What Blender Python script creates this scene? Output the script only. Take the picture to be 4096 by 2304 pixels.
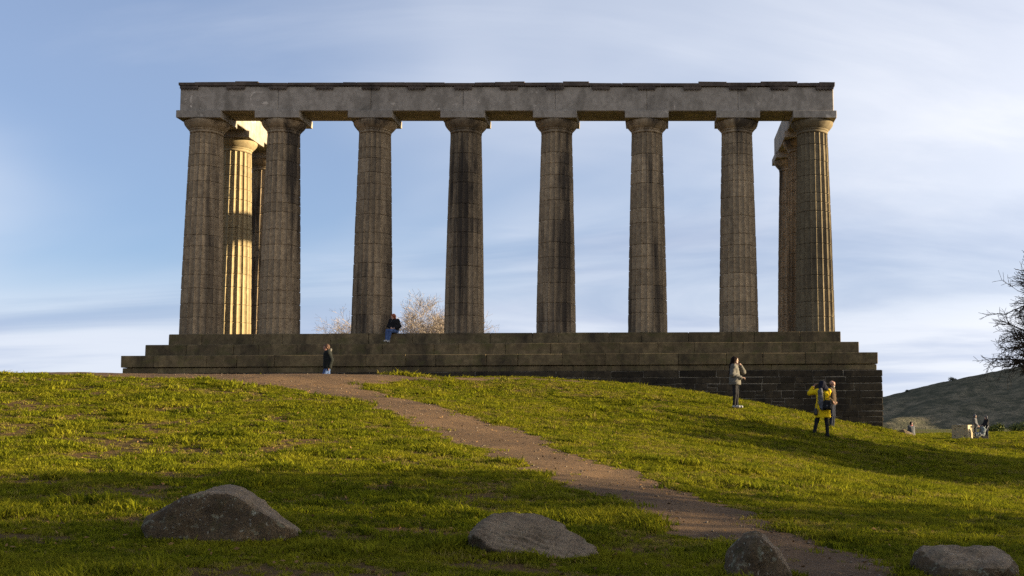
import bpy, bmesh, math, random
import numpy as np
from mathutils import Vector, Matrix
for o in list(bpy.data.objects): bpy.data.objects.remove(o, do_unlink=True)
SC = bpy.context.scene
COL = SC.collection
R_ = math.radians
ZS = 5.6                       # level of the platform the columns stand on

# ------------------------------------------------------------------ camera
cam = bpy.data.cameras.new('camera'); cam_o = bpy.data.objects.new('camera', cam); COL.objects.link(cam_o)
cam.sensor_width = 36.0; cam.lens = 4407.67/4096*36
cam.shift_x = -695.67/4096; cam.shift_y = 155.67/4096
cam.clip_start = 0.1; cam.clip_end = 9000
_r = Vector((0.99970749, -0.02338279, -0.00617857)); _u = Vector((0.00421461, -0.08312726, 0.99653003)); _w = Vector((0.02381526, 0.99626458, 0.08300439))
EYE = Vector((7.0094, -51.6734, 1.6149))
M = Matrix((( _r.x, _u.x, -_w.x, EYE.x), (_r.y, _u.y, -_w.y, EYE.y), (_r.z, _u.z, -_w.z, EYE.z), (0, 0, 0, 1)))
cam_o.matrix_world = M
SC.camera = cam_o

# ------------------------------------------------------------------ sky, sun, exposure
SUN_EL, SUN_AZ = 10.7, 3.6            # elevation; degrees behind the line of the facade, to the right
sd = Vector((math.cos(R_(SUN_EL))*math.cos(R_(SUN_AZ)), math.cos(R_(SUN_EL))*math.sin(R_(SUN_AZ)), math.sin(R_(SUN_EL))))
W = bpy.data.worlds.new('World'); SC.world = W; W.use_nodes = True
nt = W.node_tree; nt.nodes.clear()
def N(nt, t, **kw):
    n = nt.nodes.new(t)
    for k, v in kw.items():
        if k.startswith('i_'):
            key = k[2:]; n.inputs[int(key) if key.isdigit() else key.replace('_', ' ')].default_value = v
        else: setattr(n, k, v)
    return n
def L(nt, a, b): nt.links.new(a, b)
def ramp(nt, fac, stops, interp='LINEAR'):
    n = nt.nodes.new('ShaderNodeValToRGB'); n.color_ramp.interpolation = interp
    el = n.color_ramp.elements
    while len(el) < len(stops): el.new(0.5)
    for e, (p, c) in zip(el, stops):
        e.position = p; e.color = (c, c, c, 1) if isinstance(c, (int, float)) else (*c, 1)
    L(nt, fac, n.inputs[0]); return n.outputs[0]
def mixc(nt, f, a, b, mode='MIX'):
    n = nt.nodes.new('ShaderNodeMix'); n.data_type = 'RGBA'; n.blend_type = mode
    for s, v in ((n.inputs[0], f), (n.inputs[6], a), (n.inputs[7], b)):
        if hasattr(v, 'is_output'): L(nt, v, s)
        elif isinstance(v, (int, float)): s.default_value = v if s.type == 'VALUE' else (v, v, v, 1)
        else: s.default_value = (*v, 1)
    return n.outputs[2]
def math_(nt, op, a, b=0.0, c=0.0):
    n = nt.nodes.new('ShaderNodeMath'); n.operation = op
    for s, v in zip(n.inputs, (a, b, c)):
        if hasattr(v, 'is_output'): L(nt, v, s)
        else: s.default_value = v
    return n.outputs[0]
SKY_STRENGTH = 0.0515
VEIL_AT, DARK_AT = (7.5, 2.0, 0), (9.8, 4.3, 0)
sky = N(nt, 'ShaderNodeTexSky', sky_type='NISHITA', sun_disc=False)
sky.sun_elevation = R_(SUN_EL); sky.sun_rotation = math.atan2(sd.x, sd.y)
sky.altitude = 100; sky.air_density = 1.0; sky.dust_density = 0.1; sky.ozone_density = 6.0
tc = N(nt, 'ShaderNodeTexCoord'); sx = N(nt, 'ShaderNodeSeparateXYZ'); L(nt, tc.outputs['Generated'], sx.inputs[0])
zc = math_(nt, 'ADD', math_(nt, 'MAXIMUM', sx.outputs[2], 0.0), 0.26)
cx = N(nt, 'ShaderNodeCombineXYZ'); L(nt, math_(nt, 'DIVIDE', sx.outputs[0], zc), cx.inputs[0]); L(nt, math_(nt, 'DIVIDE', sx.outputs[1], zc), cx.inputs[1])
def cloud(scale, loc, rot, det, rough, dist=0.0, sq=(1, 1, 1)):
    mp = N(nt, 'ShaderNodeMapping'); mp.inputs['Location'].default_value = loc; mp.inputs['Rotation'].default_value = (0, 0, R_(rot)); mp.inputs['Scale'].default_value = sq
    L(nt, cx.outputs[0], mp.inputs[0])
    n = N(nt, 'ShaderNodeTexNoise', i_Scale=scale, i_Detail=det, i_Roughness=rough, i_Distortion=dist); L(nt, mp.outputs[0], n.inputs['Vector']); return n.outputs[0]
veil = ramp(nt, cloud(0.46, VEIL_AT, 15, 5, 0.48, 0.35), [(0.35, 0.40), (0.53, 0.97)], 'EASE')
wisp = ramp(nt, cloud(1.5, (0.4, 7.3, 0), -24, 8, 0.56, 0.8, (0.6, 1.4, 1)), [(0.46, 0.0), (0.78, 1.0)], 'EASE')
dark = ramp(nt, cloud(0.95, DARK_AT, 8, 8, 0.54, 0.6, (0.6, 1.6, 1)), [(0.46, 0.0), (0.66, 1.0)], 'EASE')
low = ramp(nt, sx.outputs[2], [(0.0, 1.0), (0.13, 0.0)], 'EASE')
thick = ramp(nt, sx.outputs[2], [(0.28, 1.0), (0.85, 0.35)])      # cover thinned overhead, out of view, to lower the ambient light
cover = math_(nt, 'MINIMUM', math_(nt, 'ADD', math_(nt, 'ADD', math_(nt, 'MULTIPLY', math_(nt, 'MULTIPLY', veil, thick), 0.80), math_(nt, 'MULTIPLY', wisp, 0.18)), math_(nt, 'MULTIPLY', low, 0.55)), 0.95)
c_light = mixc(nt, math_(nt, 'MULTIPLY', dark, 0.85), (4.5, 4.8, 5.45), (2.5, 3.0, 4.1))
skyc = mixc(nt, cover, sky.outputs[0], c_light)
skyc = mixc(nt, math_(nt, 'MULTIPLY', math_(nt, 'MULTIPLY', dark, 0.95), low), skyc, (2.7, 3.3, 4.6))
# added warm sky glow round the unseen sun, lights columns from the right
dt = N(nt, 'ShaderNodeVectorMath', operation='DOT_PRODUCT'); L(nt, tc.outputs['Generated'], dt.inputs[0]); dt.inputs[1].default_value = sd
glow = math_(nt, 'MULTIPLY', math_(nt, 'POWER', math_(nt, 'MAXIMUM', dt.outputs['Value'], 0.0), 2.7), 1.0)
gl = N(nt, 'ShaderNodeVectorMath', operation='SCALE'); gl.inputs[0].default_value = (15.0, 12.8, 9.8); L(nt, math_(nt, 'MULTIPLY', glow, cover), gl.inputs['Scale'])
skyc = mixc(nt, 1.0, skyc, gl.outputs[0], 'ADD')
bg = N(nt, 'ShaderNodeBackground'); L(nt, skyc, bg.inputs[0]); bg.inputs[1].default_value = SKY_STRENGTH
wo = N(nt, 'ShaderNodeOutputWorld'); L(nt, bg.outputs[0], wo.inputs[0])

sun = bpy.data.lights.new('sun', 'SUN'); sun.energy = 5.0; sun.angle = R_(0.5); sun.color = (1.0, 0.80, 0.50)
sun_o = bpy.data.objects.new('sun', sun); COL.objects.link(sun_o)
sun_o.rotation_euler = (-sd).to_track_quat('-Z', 'Y').to_euler(); sun_o.location = (60, 5, 40)
SC.view_settings.view_transform = 'Standard'; SC.view_settings.look = 'None'
SC.view_settings.exposure = 1.78; SC.view_settings.gamma = 1.0; SC.view_settings.use_curve_mapping = False
SC.cycles.max_bounces = 6; SC.cycles.diffuse_bounces = 3; SC.cycles.use_denoising = False

# ------------------------------------------------------------------ helpers
def tag(o, label=None, cat=None, group=None, kind=None):
    if label: o['label'] = label
    if cat: o['category'] = cat
    if group: o['group'] = group
    if kind: o['kind'] = kind
    return o
def empty(name, loc=(0, 0, 0), rz=0.0, parent=None):
    o = bpy.data.objects.new(name, None); COL.objects.link(o); o.location = loc; o.rotation_euler = (0, 0, rz)
    o.empty_display_size = 0.2
    if parent: o.parent = parent
    return o
def obj(name, me, mat=None, parent=None, loc=None, smooth=False):
    o = bpy.data.objects.new(name, me); COL.objects.link(o)
    if mat is not None and not me.materials: me.materials.append(mat)
    if parent: o.parent = parent
    if loc is not None: o.location = loc
    if smooth and len(me.polygons): me.polygons.foreach_set('use_smooth', np.ones(len(me.polygons), bool))
    return o
def mesh(name, v, f):
    me = bpy.data.meshes.new(name); me.from_pydata([tuple(map(float, p)) for p in v], [], [tuple(map(int, p)) for p in f]); me.update(); return me
def fast_mesh(name, v, f):
    """v (n,3) float, f (m,k) int arrays of equal-sided faces"""
    v = np.ascontiguousarray(v, np.float32); f = np.ascontiguousarray(f, np.int32); k = f.shape[1]
    me = bpy.data.meshes.new(name); me.vertices.add(len(v)); me.vertices.foreach_set('co', v.ravel())
    me.loops.add(f.size); me.loops.foreach_set('vertex_index', f.ravel())
    me.polygons.add(len(f)); me.polygons.foreach_set('loop_start', np.arange(0, f.size, k, dtype=np.int32))
    me.polygons.foreach_set('loop_total', np.full(len(f), k, np.int32)); me.update(calc_edges=True); me.validate(); return me
def bm_mesh(name, bm):
    me = bpy.data.meshes.new(name); bm.to_mesh(me); bm.free(); return me
def box_bm(x0, x1, y0, y1, z0, z1, bev=0.0, seg=1, jit=0.0, rng=random):
    bm = bmesh.new()
    vs = [bm.verts.new((x, y, z)) for z in (z0, z1) for y in (y0, y1) for x in (x0, x1)]
    for f in ((0, 2, 3, 1), (4, 5, 7, 6), (0, 1, 5, 4), (2, 6, 7, 3), (0, 4, 6, 2), (1, 3, 7, 5)): bm.faces.new([vs[i] for i in f])
    if jit:
        for v in bm.verts: v.co += Vector((rng.uniform(-jit, jit), rng.uniform(-jit, jit)*.3, rng.uniform(-jit, jit)))
    if bev: bmesh.ops.bevel(bm, geom=list(bm.edges), offset=bev, segments=seg, profile=0.6, affect='EDGES')
    return bm
def block(name, b, mat, parent, bev=0.012, seg=1, jit=0.0, rng=random): return obj(name, bm_mesh(name, box_bm(*b, bev=bev, seg=seg, jit=jit, rng=rng)), mat, parent)
def lathe(prof, n=48):
    v = []; f = []
    for r, z in prof:
        for k in range(n): a = 2*math.pi*k/n; v.append((r*math.cos(a), r*math.sin(a), z))
    for i in range(len(prof)-1):
        for k in range(n): f.append((i*n+k, i*n+(k+1) % n, (i+1)*n+(k+1) % n, (i+1)*n+k))
    f.append(tuple(range(n-1, -1, -1))); f.append(tuple((len(prof)-1)*n+k for k in range(n)))
    return v, f
def hash2(ix, iy, s):
    n = (ix.astype(np.int64)*374761393 + iy.astype(np.int64)*668265263 + s*1442695041) & 0x7fffffff
    n = ((n ^ (n >> 13))*1274126177) & 0x7fffffff
    return ((n ^ (n >> 16)) & 0xffff)/65535.0
def vnoise(x, y, s=0):
    x = np.asarray(x, float); y = np.asarray(y, float); ix = np.floor(x); iy = np.floor(y); fx = x-ix; fy = y-iy
    fx = fx*fx*(3-2*fx); fy = fy*fy*(3-2*fy)
    a = hash2(ix, iy, s); b = hash2(ix+1, iy, s); c = hash2(ix, iy+1, s); d = hash2(ix+1, iy+1, s)
    return (a*(1-fx)+b*fx)*(1-fy)+(c*(1-fx)+d*fx)*fy
def fbm(x, y, s=0, o=4):
    t = 0; a = .5
    for k in range(o): t = t+a*vnoise(x*2**k, y*2**k, s+k*17); a *= .5
    return t
def sstep(a, b, x): t = np.clip((np.asarray(x, float)-a)/(b-a), 0, 1); return t*t*(3-2*t)

# ------------------------------------------------------------------ materials
def newmat(name):
    m = bpy.data.materials.new(name); m.use_nodes = True; nt = m.node_tree; nt.nodes.clear()
    out = N(nt, 'ShaderNodeOutputMaterial'); p = N(nt, 'ShaderNodeBsdfPrincipled'); L(nt, p.outputs[0], out.inputs[0])
    p.inputs['Specular IOR Level'].default_value = 0.25
    return m, nt, p
def wpos(nt, sc=(1, 1, 1), loc=(0, 0, 0)):
    g = N(nt, 'ShaderNodeNewGeometry'); mp = N(nt, 'ShaderNodeMapping'); mp.inputs['Scale'].default_value = sc; mp.inputs['Location'].default_value = loc
    L(nt, g.outputs['Position'], mp.inputs[0]); return mp.outputs[0]
def noise(nt, vec, scale, det=4, rough=0.55, dist=0.0):
    n = N(nt, 'ShaderNodeTexNoise', i_Scale=scale, i_Detail=det, i_Roughness=rough, i_Distortion=dist); L(nt, vec, n.inputs['Vector']); return n.outputs[0]
def bump(nt, p, h, s=0.3, d=0.02):
    b = N(nt, 'ShaderNodeBump', i_Strength=s, i_Distance=d); L(nt, h, b.inputs['Height']); L(nt, b.outputs[0], p.inputs['Normal'])
def stone(name, pale, mid, soot, *a, dim=1.0, **kw):
    sc_ = lambda c: tuple(x*dim for x in c)
    return stone_(name, sc_(pale), sc_(mid), sc_(soot), *a, **kw)
def stone_(name, pale, mid, soot, soot_lo=0.42, soot_hi=0.62, streak=0.22, var=0.5, moss=None, pale_amt=1.0, rough=0.92, bmp=0.22, chips=0.0):
    m, nt, p = newmat(name)
    v = wpos(nt)
    fine = noise(nt, v, 5.0, 6, 0.62); gr = noise(nt, v, 60.0, 3, 0.7)
    big = noise(nt, wpos(nt, (1, 1, streak), (7, 3, 1)), 1.1, 6, 0.62, 0.4)
    col = mixc(nt, ramp(nt, fine, [(0.33, 0.0), (0.66, pale_amt)]), mid, pale)
    col = mixc(nt, ramp(nt, gr, [(0.35, 0.10), (0.5, 0.0)]), col, soot)
    oi = N(nt, 'ShaderNodeObjectInfo')
    sh = math_(nt, 'MULTIPLY_ADD', math_(nt, 'SUBTRACT', oi.outputs['Random'], 0.5), 0.10, big)
    col = mixc(nt, ramp(nt, sh, [(soot_lo, 0.0), (soot_hi, 1.0)]), col, soot)
    if moss:
        ms = noise(nt, wpos(nt, (1, 1, 1.6), (2, 9, 4)), 1.7, 6, 0.65)
        col = mixc(nt, ramp(nt, ms, [(0.5, 0.0), (0.72, 0.7)]), col, moss)
    if chips:
        cn = noise(nt, wpos(nt, (1, 1, 1.3), (4, 1, 8)), 1.15, 7, 0.62, 1.2); col = mixc(nt, ramp(nt, cn, [(0.63, 0.0), (0.68, chips)]), col, tuple(min(1, x*1.55) for x in pale))
    k = math_(nt, 'MULTIPLY_ADD', oi.outputs['Random'], var, 1.0-var*0.5)
    hsv = N(nt, 'ShaderNodeHueSaturation'); L(nt, col, hsv.inputs['Color']); L(nt, k, hsv.inputs['Value'])
    L(nt, hsv.outputs[0], p.inputs['Base Color']); p.inputs['Roughness'].default_value = rough
    bump(nt, p, mixc(nt, 0.4, fine, gr), bmp, 0.02)
    return m
MAT = {}
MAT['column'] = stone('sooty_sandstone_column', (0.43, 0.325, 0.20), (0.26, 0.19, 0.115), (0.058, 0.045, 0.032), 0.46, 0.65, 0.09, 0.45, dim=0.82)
MAT['flank'] = stone('sunlit_sandstone_column', (0.54, 0.43, 0.24), (0.40, 0.31, 0.17), (0.17, 0.13, 0.085), 0.55, 0.85, 0.2, 0.2, dim=0.60)  # column stone made paler for the one flank column in the sun
MAT['corner'] = stone('sun_and_shade_sandstone_column', (0.50, 0.40, 0.24), (0.34, 0.26, 0.15), (0.10, 0.078, 0.052), 0.47, 0.72, 0.14, 0.25, dim=0.40)  # column stone retoned for the corner column's sun strip and deep shade
MAT['arch'] = stone('weathered_sandstone_beam', (0.42, 0.365, 0.295), (0.29, 0.25, 0.20), (0.16, 0.138, 0.108), 0.50, 0.75, 0.45, 0.28, chips=0.8, dim=0.80)
MAT['fillet'] = stone('dark_sandstone_fillet', (0.20, 0.155, 0.12), (0.12, 0.092, 0.072), (0.05, 0.04, 0.032), 0.45, 0.7, 0.7, 0.3, dim=0.62)
MAT['step'] = stone('damp_sandstone_step', (0.13, 0.096, 0.048), (0.072, 0.052, 0.026), (0.028, 0.021, 0.012), 0.42, 0.7, 0.5, 0.5, (0.075, 0.07, 0.022), dim=1.4)
MAT['wall'] = stone('black_whinstone', (0.08, 0.06, 0.035), (0.04, 0.03, 0.018), (0.014, 0.011, 0.008), 0.42, 0.68, 0.6, 0.8, dim=0.75)
def simple(name, c1, c2=None, sc=30.0, rough=0.85, bmp=0.2, spec=0.2, world=False):
    m, nt, p = newmat(name)
    if world: v = wpos(nt)
    else: v = N(nt, 'ShaderNodeTexCoord').outputs['Object']
    n = noise(nt, v, sc, 4, 0.6)
    L(nt, mixc(nt, ramp(nt, n, [(0.35, 0.0), (0.65, 1.0)]), c1, c2 or tuple(x*0.7 for x in c1)), p.inputs['Base Color'])
    p.inputs['Roughness'].default_value = rough; p.inputs['Specular IOR Level'].default_value = spec
    if bmp: bump(nt, p, n, bmp, 0.01)
    return m
def mortar_mat():
    m, nt, p = newmat('lime_mortar'); v = wpos(nt)
    n = noise(nt, v, 0.8, 5, 0.6); f = noise(nt, v, 22, 4, 0.6)
    c = mixc(nt, ramp(nt, n, [(0.36, 0.0), (0.56, 1.0)]), (0.03, 0.024, 0.018), (0.27, 0.23, 0.17))
    c = mixc(nt, ramp(nt, f, [(0.4, 0.6), (0.6, 0.0)]), c, (0.03, 0.027, 0.022))
    L(nt, c, p.inputs['Base Color']); p.inputs['Roughness'].default_value = 0.95; bump(nt, p, f, 0.5, 0.02); return m
MAT['mortar'] = mortar_mat()

# ------------------------------------------------------------------ terrain
CTL = np.array([[1.77,-42.67,0.41],[-0.59,-38.67,0.54],[-2.95,-34.67,0.8],[-5.92,-29.67,1.34],[-9.49,-23.67,2.25],[-12.46,-18.67,2.95],[-14.24,-15.67,3.22],[2.61,-42.47,0.37],[0.72,-38.57,0.52],[-1.17,-34.67,0.79],[-5.07,-26.67,1.72],[-8.49,-19.67,2.78],[-10.44,-15.67,3.19],[3.46,-42.17,0.32],[2.46,-40.07,0.39],[0.61,-34.67,0.78],[-2.62,-26.17,1.71],[-4.72,-20.67,2.5],[-6.63,-15.67,3.13],[4.55,-41.87,0.27],[3.58,-38.07,0.45],[2.0,-31.87,0.97],[0.41,-25.67,1.69],[-2.24,-17.67,2.63],[-4.13,-14.17,3.18],[-1.44,-13.67,3.16],[5.7,-41.47,0.2],[5.66,-40.17,0.22],[4.95,-35.67,0.51],[4.24,-30.17,0.97],[2.73,-25.67,1.44],[0.24,-20.67,2.14],[1.07,-15.67,2.47],[0.07,-9.67,3.22],[7.15,-40.97,0.12],[6.64,-34.67,0.49],[5.98,-25.67,1.19],[5.66,-17.67,2.03],[4.53,-8.67,2.92],[8.65,-40.67,0.06],[8.21,-33.67,0.35],[8.62,-27.67,0.78],[9.47,-15.67,1.94],[10.03,-9.67,2.26],[9.4,-4.17,2.58],[6.67,-4.17,2.96],[12.89,-3.67,1.87],[10.14,-40.57,0.03],[10.39,-28.67,0.39],[11.92,-18.37,1.06],[13.2,-11.67,1.2],[16.83,-2.67,1.14],[14.95,-2.67,1.51],[13.56,-23.17,0.08],[17.15,-7.67,0.5],[18.04,-2.67,0.77],[12.93,-33.67,-0.01],[16.74,-22.17,0.0],[28.39,23.33,-0.04],[33.15,27.33,-0.09],[46.74,68.33,-0.2],[24.17,18.33,-0.75],[33.98,58.33,-0.23],[7.0,-51.67,0.0],[-3.0,-50.0,0.1],[20.0,-50.0,-0.05],[-10.0,-58.0,0.1],[20.0,-60.0,0.0],[-20.0,-40.0,0.9],[-6.5,-11.6,2.4],[-6.5,-8.0,2.7],[-6.5,-2.6,3.5],[-16.0,-10.0,3.0],[-16.0,-2.6,3.6],[-22.0,-8.0,2.9],[0.0,-2.6,3.5],[-2.0,-9.0,2.9],[-22.0,10.0,2.6],[-14.0,16.0,2.8],[0.0,18.0,2.6],[14.0,14.0,1.0],[19.0,5.0,0.4],[24.0,-20.0,0.0],[30.0,-35.0,0.0],[45.0,-20.0,0.1],[45.0,20.0,0.1],[40.0,60.0,0.0],[70.0,40.0,0.2],[70.0,-40.0,0.5],[-45.0,-25.0,1.2],[-50.0,10.0,0.5],[-40.0,50.0,0.0],[0.0,60.0,0.5],[60.0,90.0,-0.2],[20.0,60.0,-0.3],[-60.0,-50.0,0.0],[0.0,-90.0,-0.5],[60.0,-90.0,0.0],[-60.0,80.0,-1.0]])
def _tps():
    xy = CTL[:, :2]/10; n = len(xy); d = ((xy[:, None]-xy[None])**2).sum(-1)
    A = np.zeros((n+3, n+3)); A[:n, :n] = d*np.log(d+1e-9)/2+0.015*np.eye(n); A[:n, n] = 1; A[:n, n+1:] = xy; A[n:, :n] = A[:n, n:].T
    b = np.zeros(n+3); b[:n] = CTL[:, 2]; return np.linalg.solve(A, b)
TW = _tps()
def h(x, y):
    x = np.asarray(x, float); y = np.asarray(y, float); sh = x.shape; x = x.ravel(); y = y.ravel(); out = np.empty(len(x))
    for s in range(0, len(x), 40000):
        xy = np.stack([x[s:s+40000], y[s:s+40000]], -1)/10; d = ((xy[:, None]-CTL[None, :, :2]/10)**2).sum(-1)
        out[s:s+40000] = (d*np.log(d+1e-9)/2)@TW[:-3]+TW[-3]+xy@TW[-2:]
    r = np.hypot(x-5, y+10); w = sstep(105, 165, r)
    far = -0.4-45*sstep(150, 430, r)
    z = out*(1-w)+far*w
    z = z+(0.05*(fbm(x/2.3, y/2.3, 5, 3)-.45)+0.012*(vnoise(x*1.1, y*1.1, 9)-.5))*(1-w)
    return z.reshape(sh)
def hz(x, y): return float(h(np.array([x]), np.array([y]))[0])

LEFT = [(-14.2,-16.4),(-11.6,-17.7),(-9.3,-18.4),(-7.1,-18.9),(-4.95,-19.4),(-3.33,-19.8),(-1.77,-20.97),(-0.48,-22.97),(0.43,-24.42),(1.06,-26.07),(1.66,-26.72),(2.36,-27.62),(2.79,-29.17),(3.45,-30.02),(4.4,-31.97),(5.16,-33.27),(5.8,-34.42),(6.05,-35.07),(6.45,-36.07),(6.95,-37.12),(7.38,-38.27),(7.76,-39.17),(7.9,-39.82),(8.1,-40.77),(8.5,-44),(8.9,-48)]
RIGHT = [(5.2,-4),(3.8,-8.5),(1.0,-12.4),(-0.8,-14.2),(-2.2,-16.9),(-1.62,-18.42),(-0.69,-19.82),(0.76,-21.57),(1.79,-23.12),(2.86,-24.72),(4.13,-26.62),(4.9,-29.07),(5.53,-30.07),(6.28,-31.42),(6.86,-32.42),(7.45,-33.87),(7.82,-35.37),(8.22,-36.17),(8.43,-36.87),(8.68,-37.87),(8.97,-38.57),(9.16,-39.32),(9.45,-40.12),(9.7,-40.57),(10.6,-44),(11.4,-48)]
POLY = np.array([(-15.5,-4), (-15.5,-13)]+LEFT+RIGHT[::-1])
def poly_sd(x, y):
    """signed distance to the worn path's outline, negative inside"""
    d = np.full(len(x), 1e9); ins = np.zeros(len(x), bool); n = len(POLY)
    for i in range(n):
        ax, ay = POLY[i]; bx, by = POLY[(i+1) % n]; ex, ey = bx-ax, by-ay
        t = np.clip(((x-ax)*ex+(y-ay)*ey)/(ex*ex+ey*ey), 0, 1); d = np.minimum(d, np.hypot(x-ax-t*ex, y-ay-t*ey))
        c = ((ay > y) != (by > y)) & (x < ex*(y-ay)/(ey if ey else 1e-9)+ax); ins ^= c
    return np.where(ins, -d, d)
def dirt(x, y):
    x = np.asarray(x, float); y = np.asarray(y, float)
    nz = (fbm(x*1.1, y*1.1, 31, 4)-.47)*0.9+(fbm(x*4, y*4, 77, 3)-.44)*0.45-.05
    return poly_sd(x.ravel(), y.ravel()).reshape(x.shape)+nz
STRIP = np.array([(6.5,-6.2),(9.0,-8.3),(10.4,-9.6),(11.6,-9.9),(12.6,-9.2)])
def strip(x, y):
    x = np.asarray(x, float); y = np.asarray(y, float); d = np.full(x.shape, 1e9)
    for (ax, ay), (bx, by) in zip(STRIP[:-1], STRIP[1:]):
        ex, ey = bx-ax, by-ay; t = np.clip(((x-ax)*ex+(y-ay)*ey)/(ex*ex+ey*ey), 0, 1); d = np.minimum(d, np.hypot(x-ax-t*ex, y-ay-t*ey))
    return d-0.42+(fbm(x*.9, y*.9, 44, 4)-.47)*0.9+(fbm(x*4, y*4, 45, 2)-.4)*.25
def clipped_sheet(name, field, x0, x1, y0, y1, c, up):
    """marching-squares cut of a grid where field < 0, laid on the terrain"""
    xs = np.arange(x0, x1+c/2, c); ys = np.arange(y0, y1+c/2, c); X, Y = np.meshgrid(xs, ys, indexing='ij'); F = field(X, Y); nx, ny = X.shape
    s = F < 0; V = []; idx = {}; faces = []
    cnt = s[:-1, :-1].astype(int)+s[1:, :-1]+s[:-1, 1:]+s[1:, 1:]
    def vid(key, p):
        if key not in idx: idx[key] = len(V); V.append(p)
        return idx[key]
    for i, j in zip(*np.nonzero(cnt)):
        cor = ((i, j), (i+1, j), (i+1, j+1), (i, j+1)); poly = []
        for a in range(4):
            (p, q), (u, v) = cor[a], cor[(a+1) % 4]
            if s[p, q]: poly.append(vid((p, q), (xs[p], ys[q])))
            if s[p, q] != s[u, v]:
                t = F[p, q]/(F[p, q]-F[u, v]); k = ((p, q), (u, v)) if (p, q) < (u, v) else ((u, v), (p, q))
                poly.append(vid(k, (xs[p]+t*(xs[u]-xs[p]), ys[q]+t*(ys[v]-ys[q]))))
        if len(poly) > 2: faces.append(poly)
    V = np.array(V); z = h(V[:, 0], V[:, 1])+up+.035*np.maximum(fbm(V[:, 0]*2.1, V[:, 1]*2.1, 55, 4)-.47, -.2)*(field(V[:, 0], V[:, 1]) < -.12)+.004
    return mesh(name, np.column_stack([V, z]), faces)

def ground_mat():
    m, nt, p = newmat('turf_soil'); v = wpos(nt)
    a = noise(nt, v, 0.55, 5, 0.6); b = noise(nt, v, 6, 6, 0.7); f = noise(nt, v, 45, 4, 0.7)
    c = mixc(nt, ramp(nt, b, [(0.35, 0.0), (0.65, 1.0)]), (0.05, 0.062, 0.008), (0.095, 0.10, 0.012))
    c = mixc(nt, ramp(nt, a, [(0.46, 0.0), (0.62, 0.9)]), c, (0.105, 0.066, 0.034))
    c = mixc(nt, ramp(nt, f, [(0.38, 0.5), (0.55, 0.0)]), c, (0.022, 0.025, 0.005))
    # the slope in front is worn down to earth and dead thatch, the lawn beyond is closed turf
    e = mixc(nt, ramp(nt, b, [(0.35, 0.0), (0.65, 1.0)]), (0.135, 0.076, 0.034), (0.075, 0.058, 0.018)); e = mixc(nt, ramp(nt, f, [(0.38, 0.6), (0.55, 0.0)]), e, (0.03, 0.022, 0.01))
    gp = N(nt, 'ShaderNodeNewGeometry'); sp = N(nt, 'ShaderNodeSeparateXYZ'); L(nt, gp.outputs['Position'], sp.inputs[0])
    yy_ = math_(nt, 'MULTIPLY_ADD', sp.outputs[1], 0.05, math_(nt, 'MULTIPLY_ADD', a, 0.6, 0.2))
    c = mixc(nt, ramp(nt, yy_, [(0.2, 0.0), (0.7, 1.0)]), e, c)
    L(nt, c, p.inputs['Base Color']); p.inputs['Roughness'].default_value = 0.95; p.inputs['Specular IOR Level'].default_value = 0.05
    bump(nt, p, mixc(nt, 0.5, b, f), 0.9, 0.05); return m
def dirt_mat():
    m, nt, p = newmat('trodden_earth'); v = wpos(nt)
    a = noise(nt, v, 0.7, 5, 0.6); b = noise(nt, v, 8, 6, 0.7); f = noise(nt, v, 55, 5, 0.75)
    c = mixc(nt, ramp(nt, a, [(0.35, 0.0), (0.65, 1.0)]), (0.115, 0.071, 0.038), (0.17, 0.105, 0.054))
    c = mixc(nt, ramp(nt, noise(nt, wpos(nt, (1, 1, 1), (5, 2, 0)), 0.45, 6, 0.62, 0.8), [(0.46, 0.0), (0.62, 0.65)]), c, (0.066, 0.046, 0.03))
    c = mixc(nt, ramp(nt, b, [(0.36, 0.55), (0.56, 0.0)]), c, (0.07, 0.046, 0.03))
    c = mixc(nt, ramp(nt, f, [(0.36, 0.5), (0.5, 0.0), (0.68, 0.0), (0.8, 0.35)]), c, (0.045, 0.032, 0.023))
    L(nt, c, p.inputs['Base Color']); p.inputs['Roughness'].default_value = 0.95; p.inputs['Specular IOR Level'].default_value = 0.08
    bump(nt, p, mixc(nt, 0.5, b, f), 0.8, 0.035); return m
MAT['ground'] = ground_mat(); MAT['dirt'] = dirt_mat()
def axis(*segs):
    out = []
    for a, b, st in segs: out += list(np.arange(a, b-1e-6, st))
    return np.array(out+[segs[-1][1]])
gx = axis((-5000, -600, 400), (-600, -100, 50), (-100, -30, 5), (-30, -18, 1), (-18, 20, .2), (20, 60, 1), (60, 120, 5), (120, 600, 40), (600, 5000, 400))
gy = axis((-5000, -600, 400), (-600, -100, 50), (-100, -56, 4), (-56, -46, 1), (-46, -1, .2), (-1, 90, 1), (90, 170, 5), (170, 600, 40), (600, 5000, 400))
GX, GY = np.meshgrid(gx, gy, indexing='ij'); nx, ny = GX.shape
ii, jj = np.meshgrid(np.arange(nx-1), np.arange(ny-1), indexing='ij'); q0 = (ii*ny+jj).ravel()
g = obj('ground', fast_mesh('ground', np.column_stack([GX.ravel(), GY.ravel(), h(GX, GY).ravel()]), np.column_stack([q0, q0+ny, q0+ny+1, q0+1])), MAT['ground'], smooth=True); tag(g, kind='structure')
pth = obj('path', clipped_sheet('path', dirt, -17, 12, -48, -3.5, 0.1, 0.014), MAT['dirt'], smooth=True); tag(pth, kind='structure')
pth2 = obj('worn_path', clipped_sheet('worn_path', strip, 5, 18, -11, -3.4, 0.1, 0.014), MAT['dirt'], smooth=True); tag(pth2, kind='structure')

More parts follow.
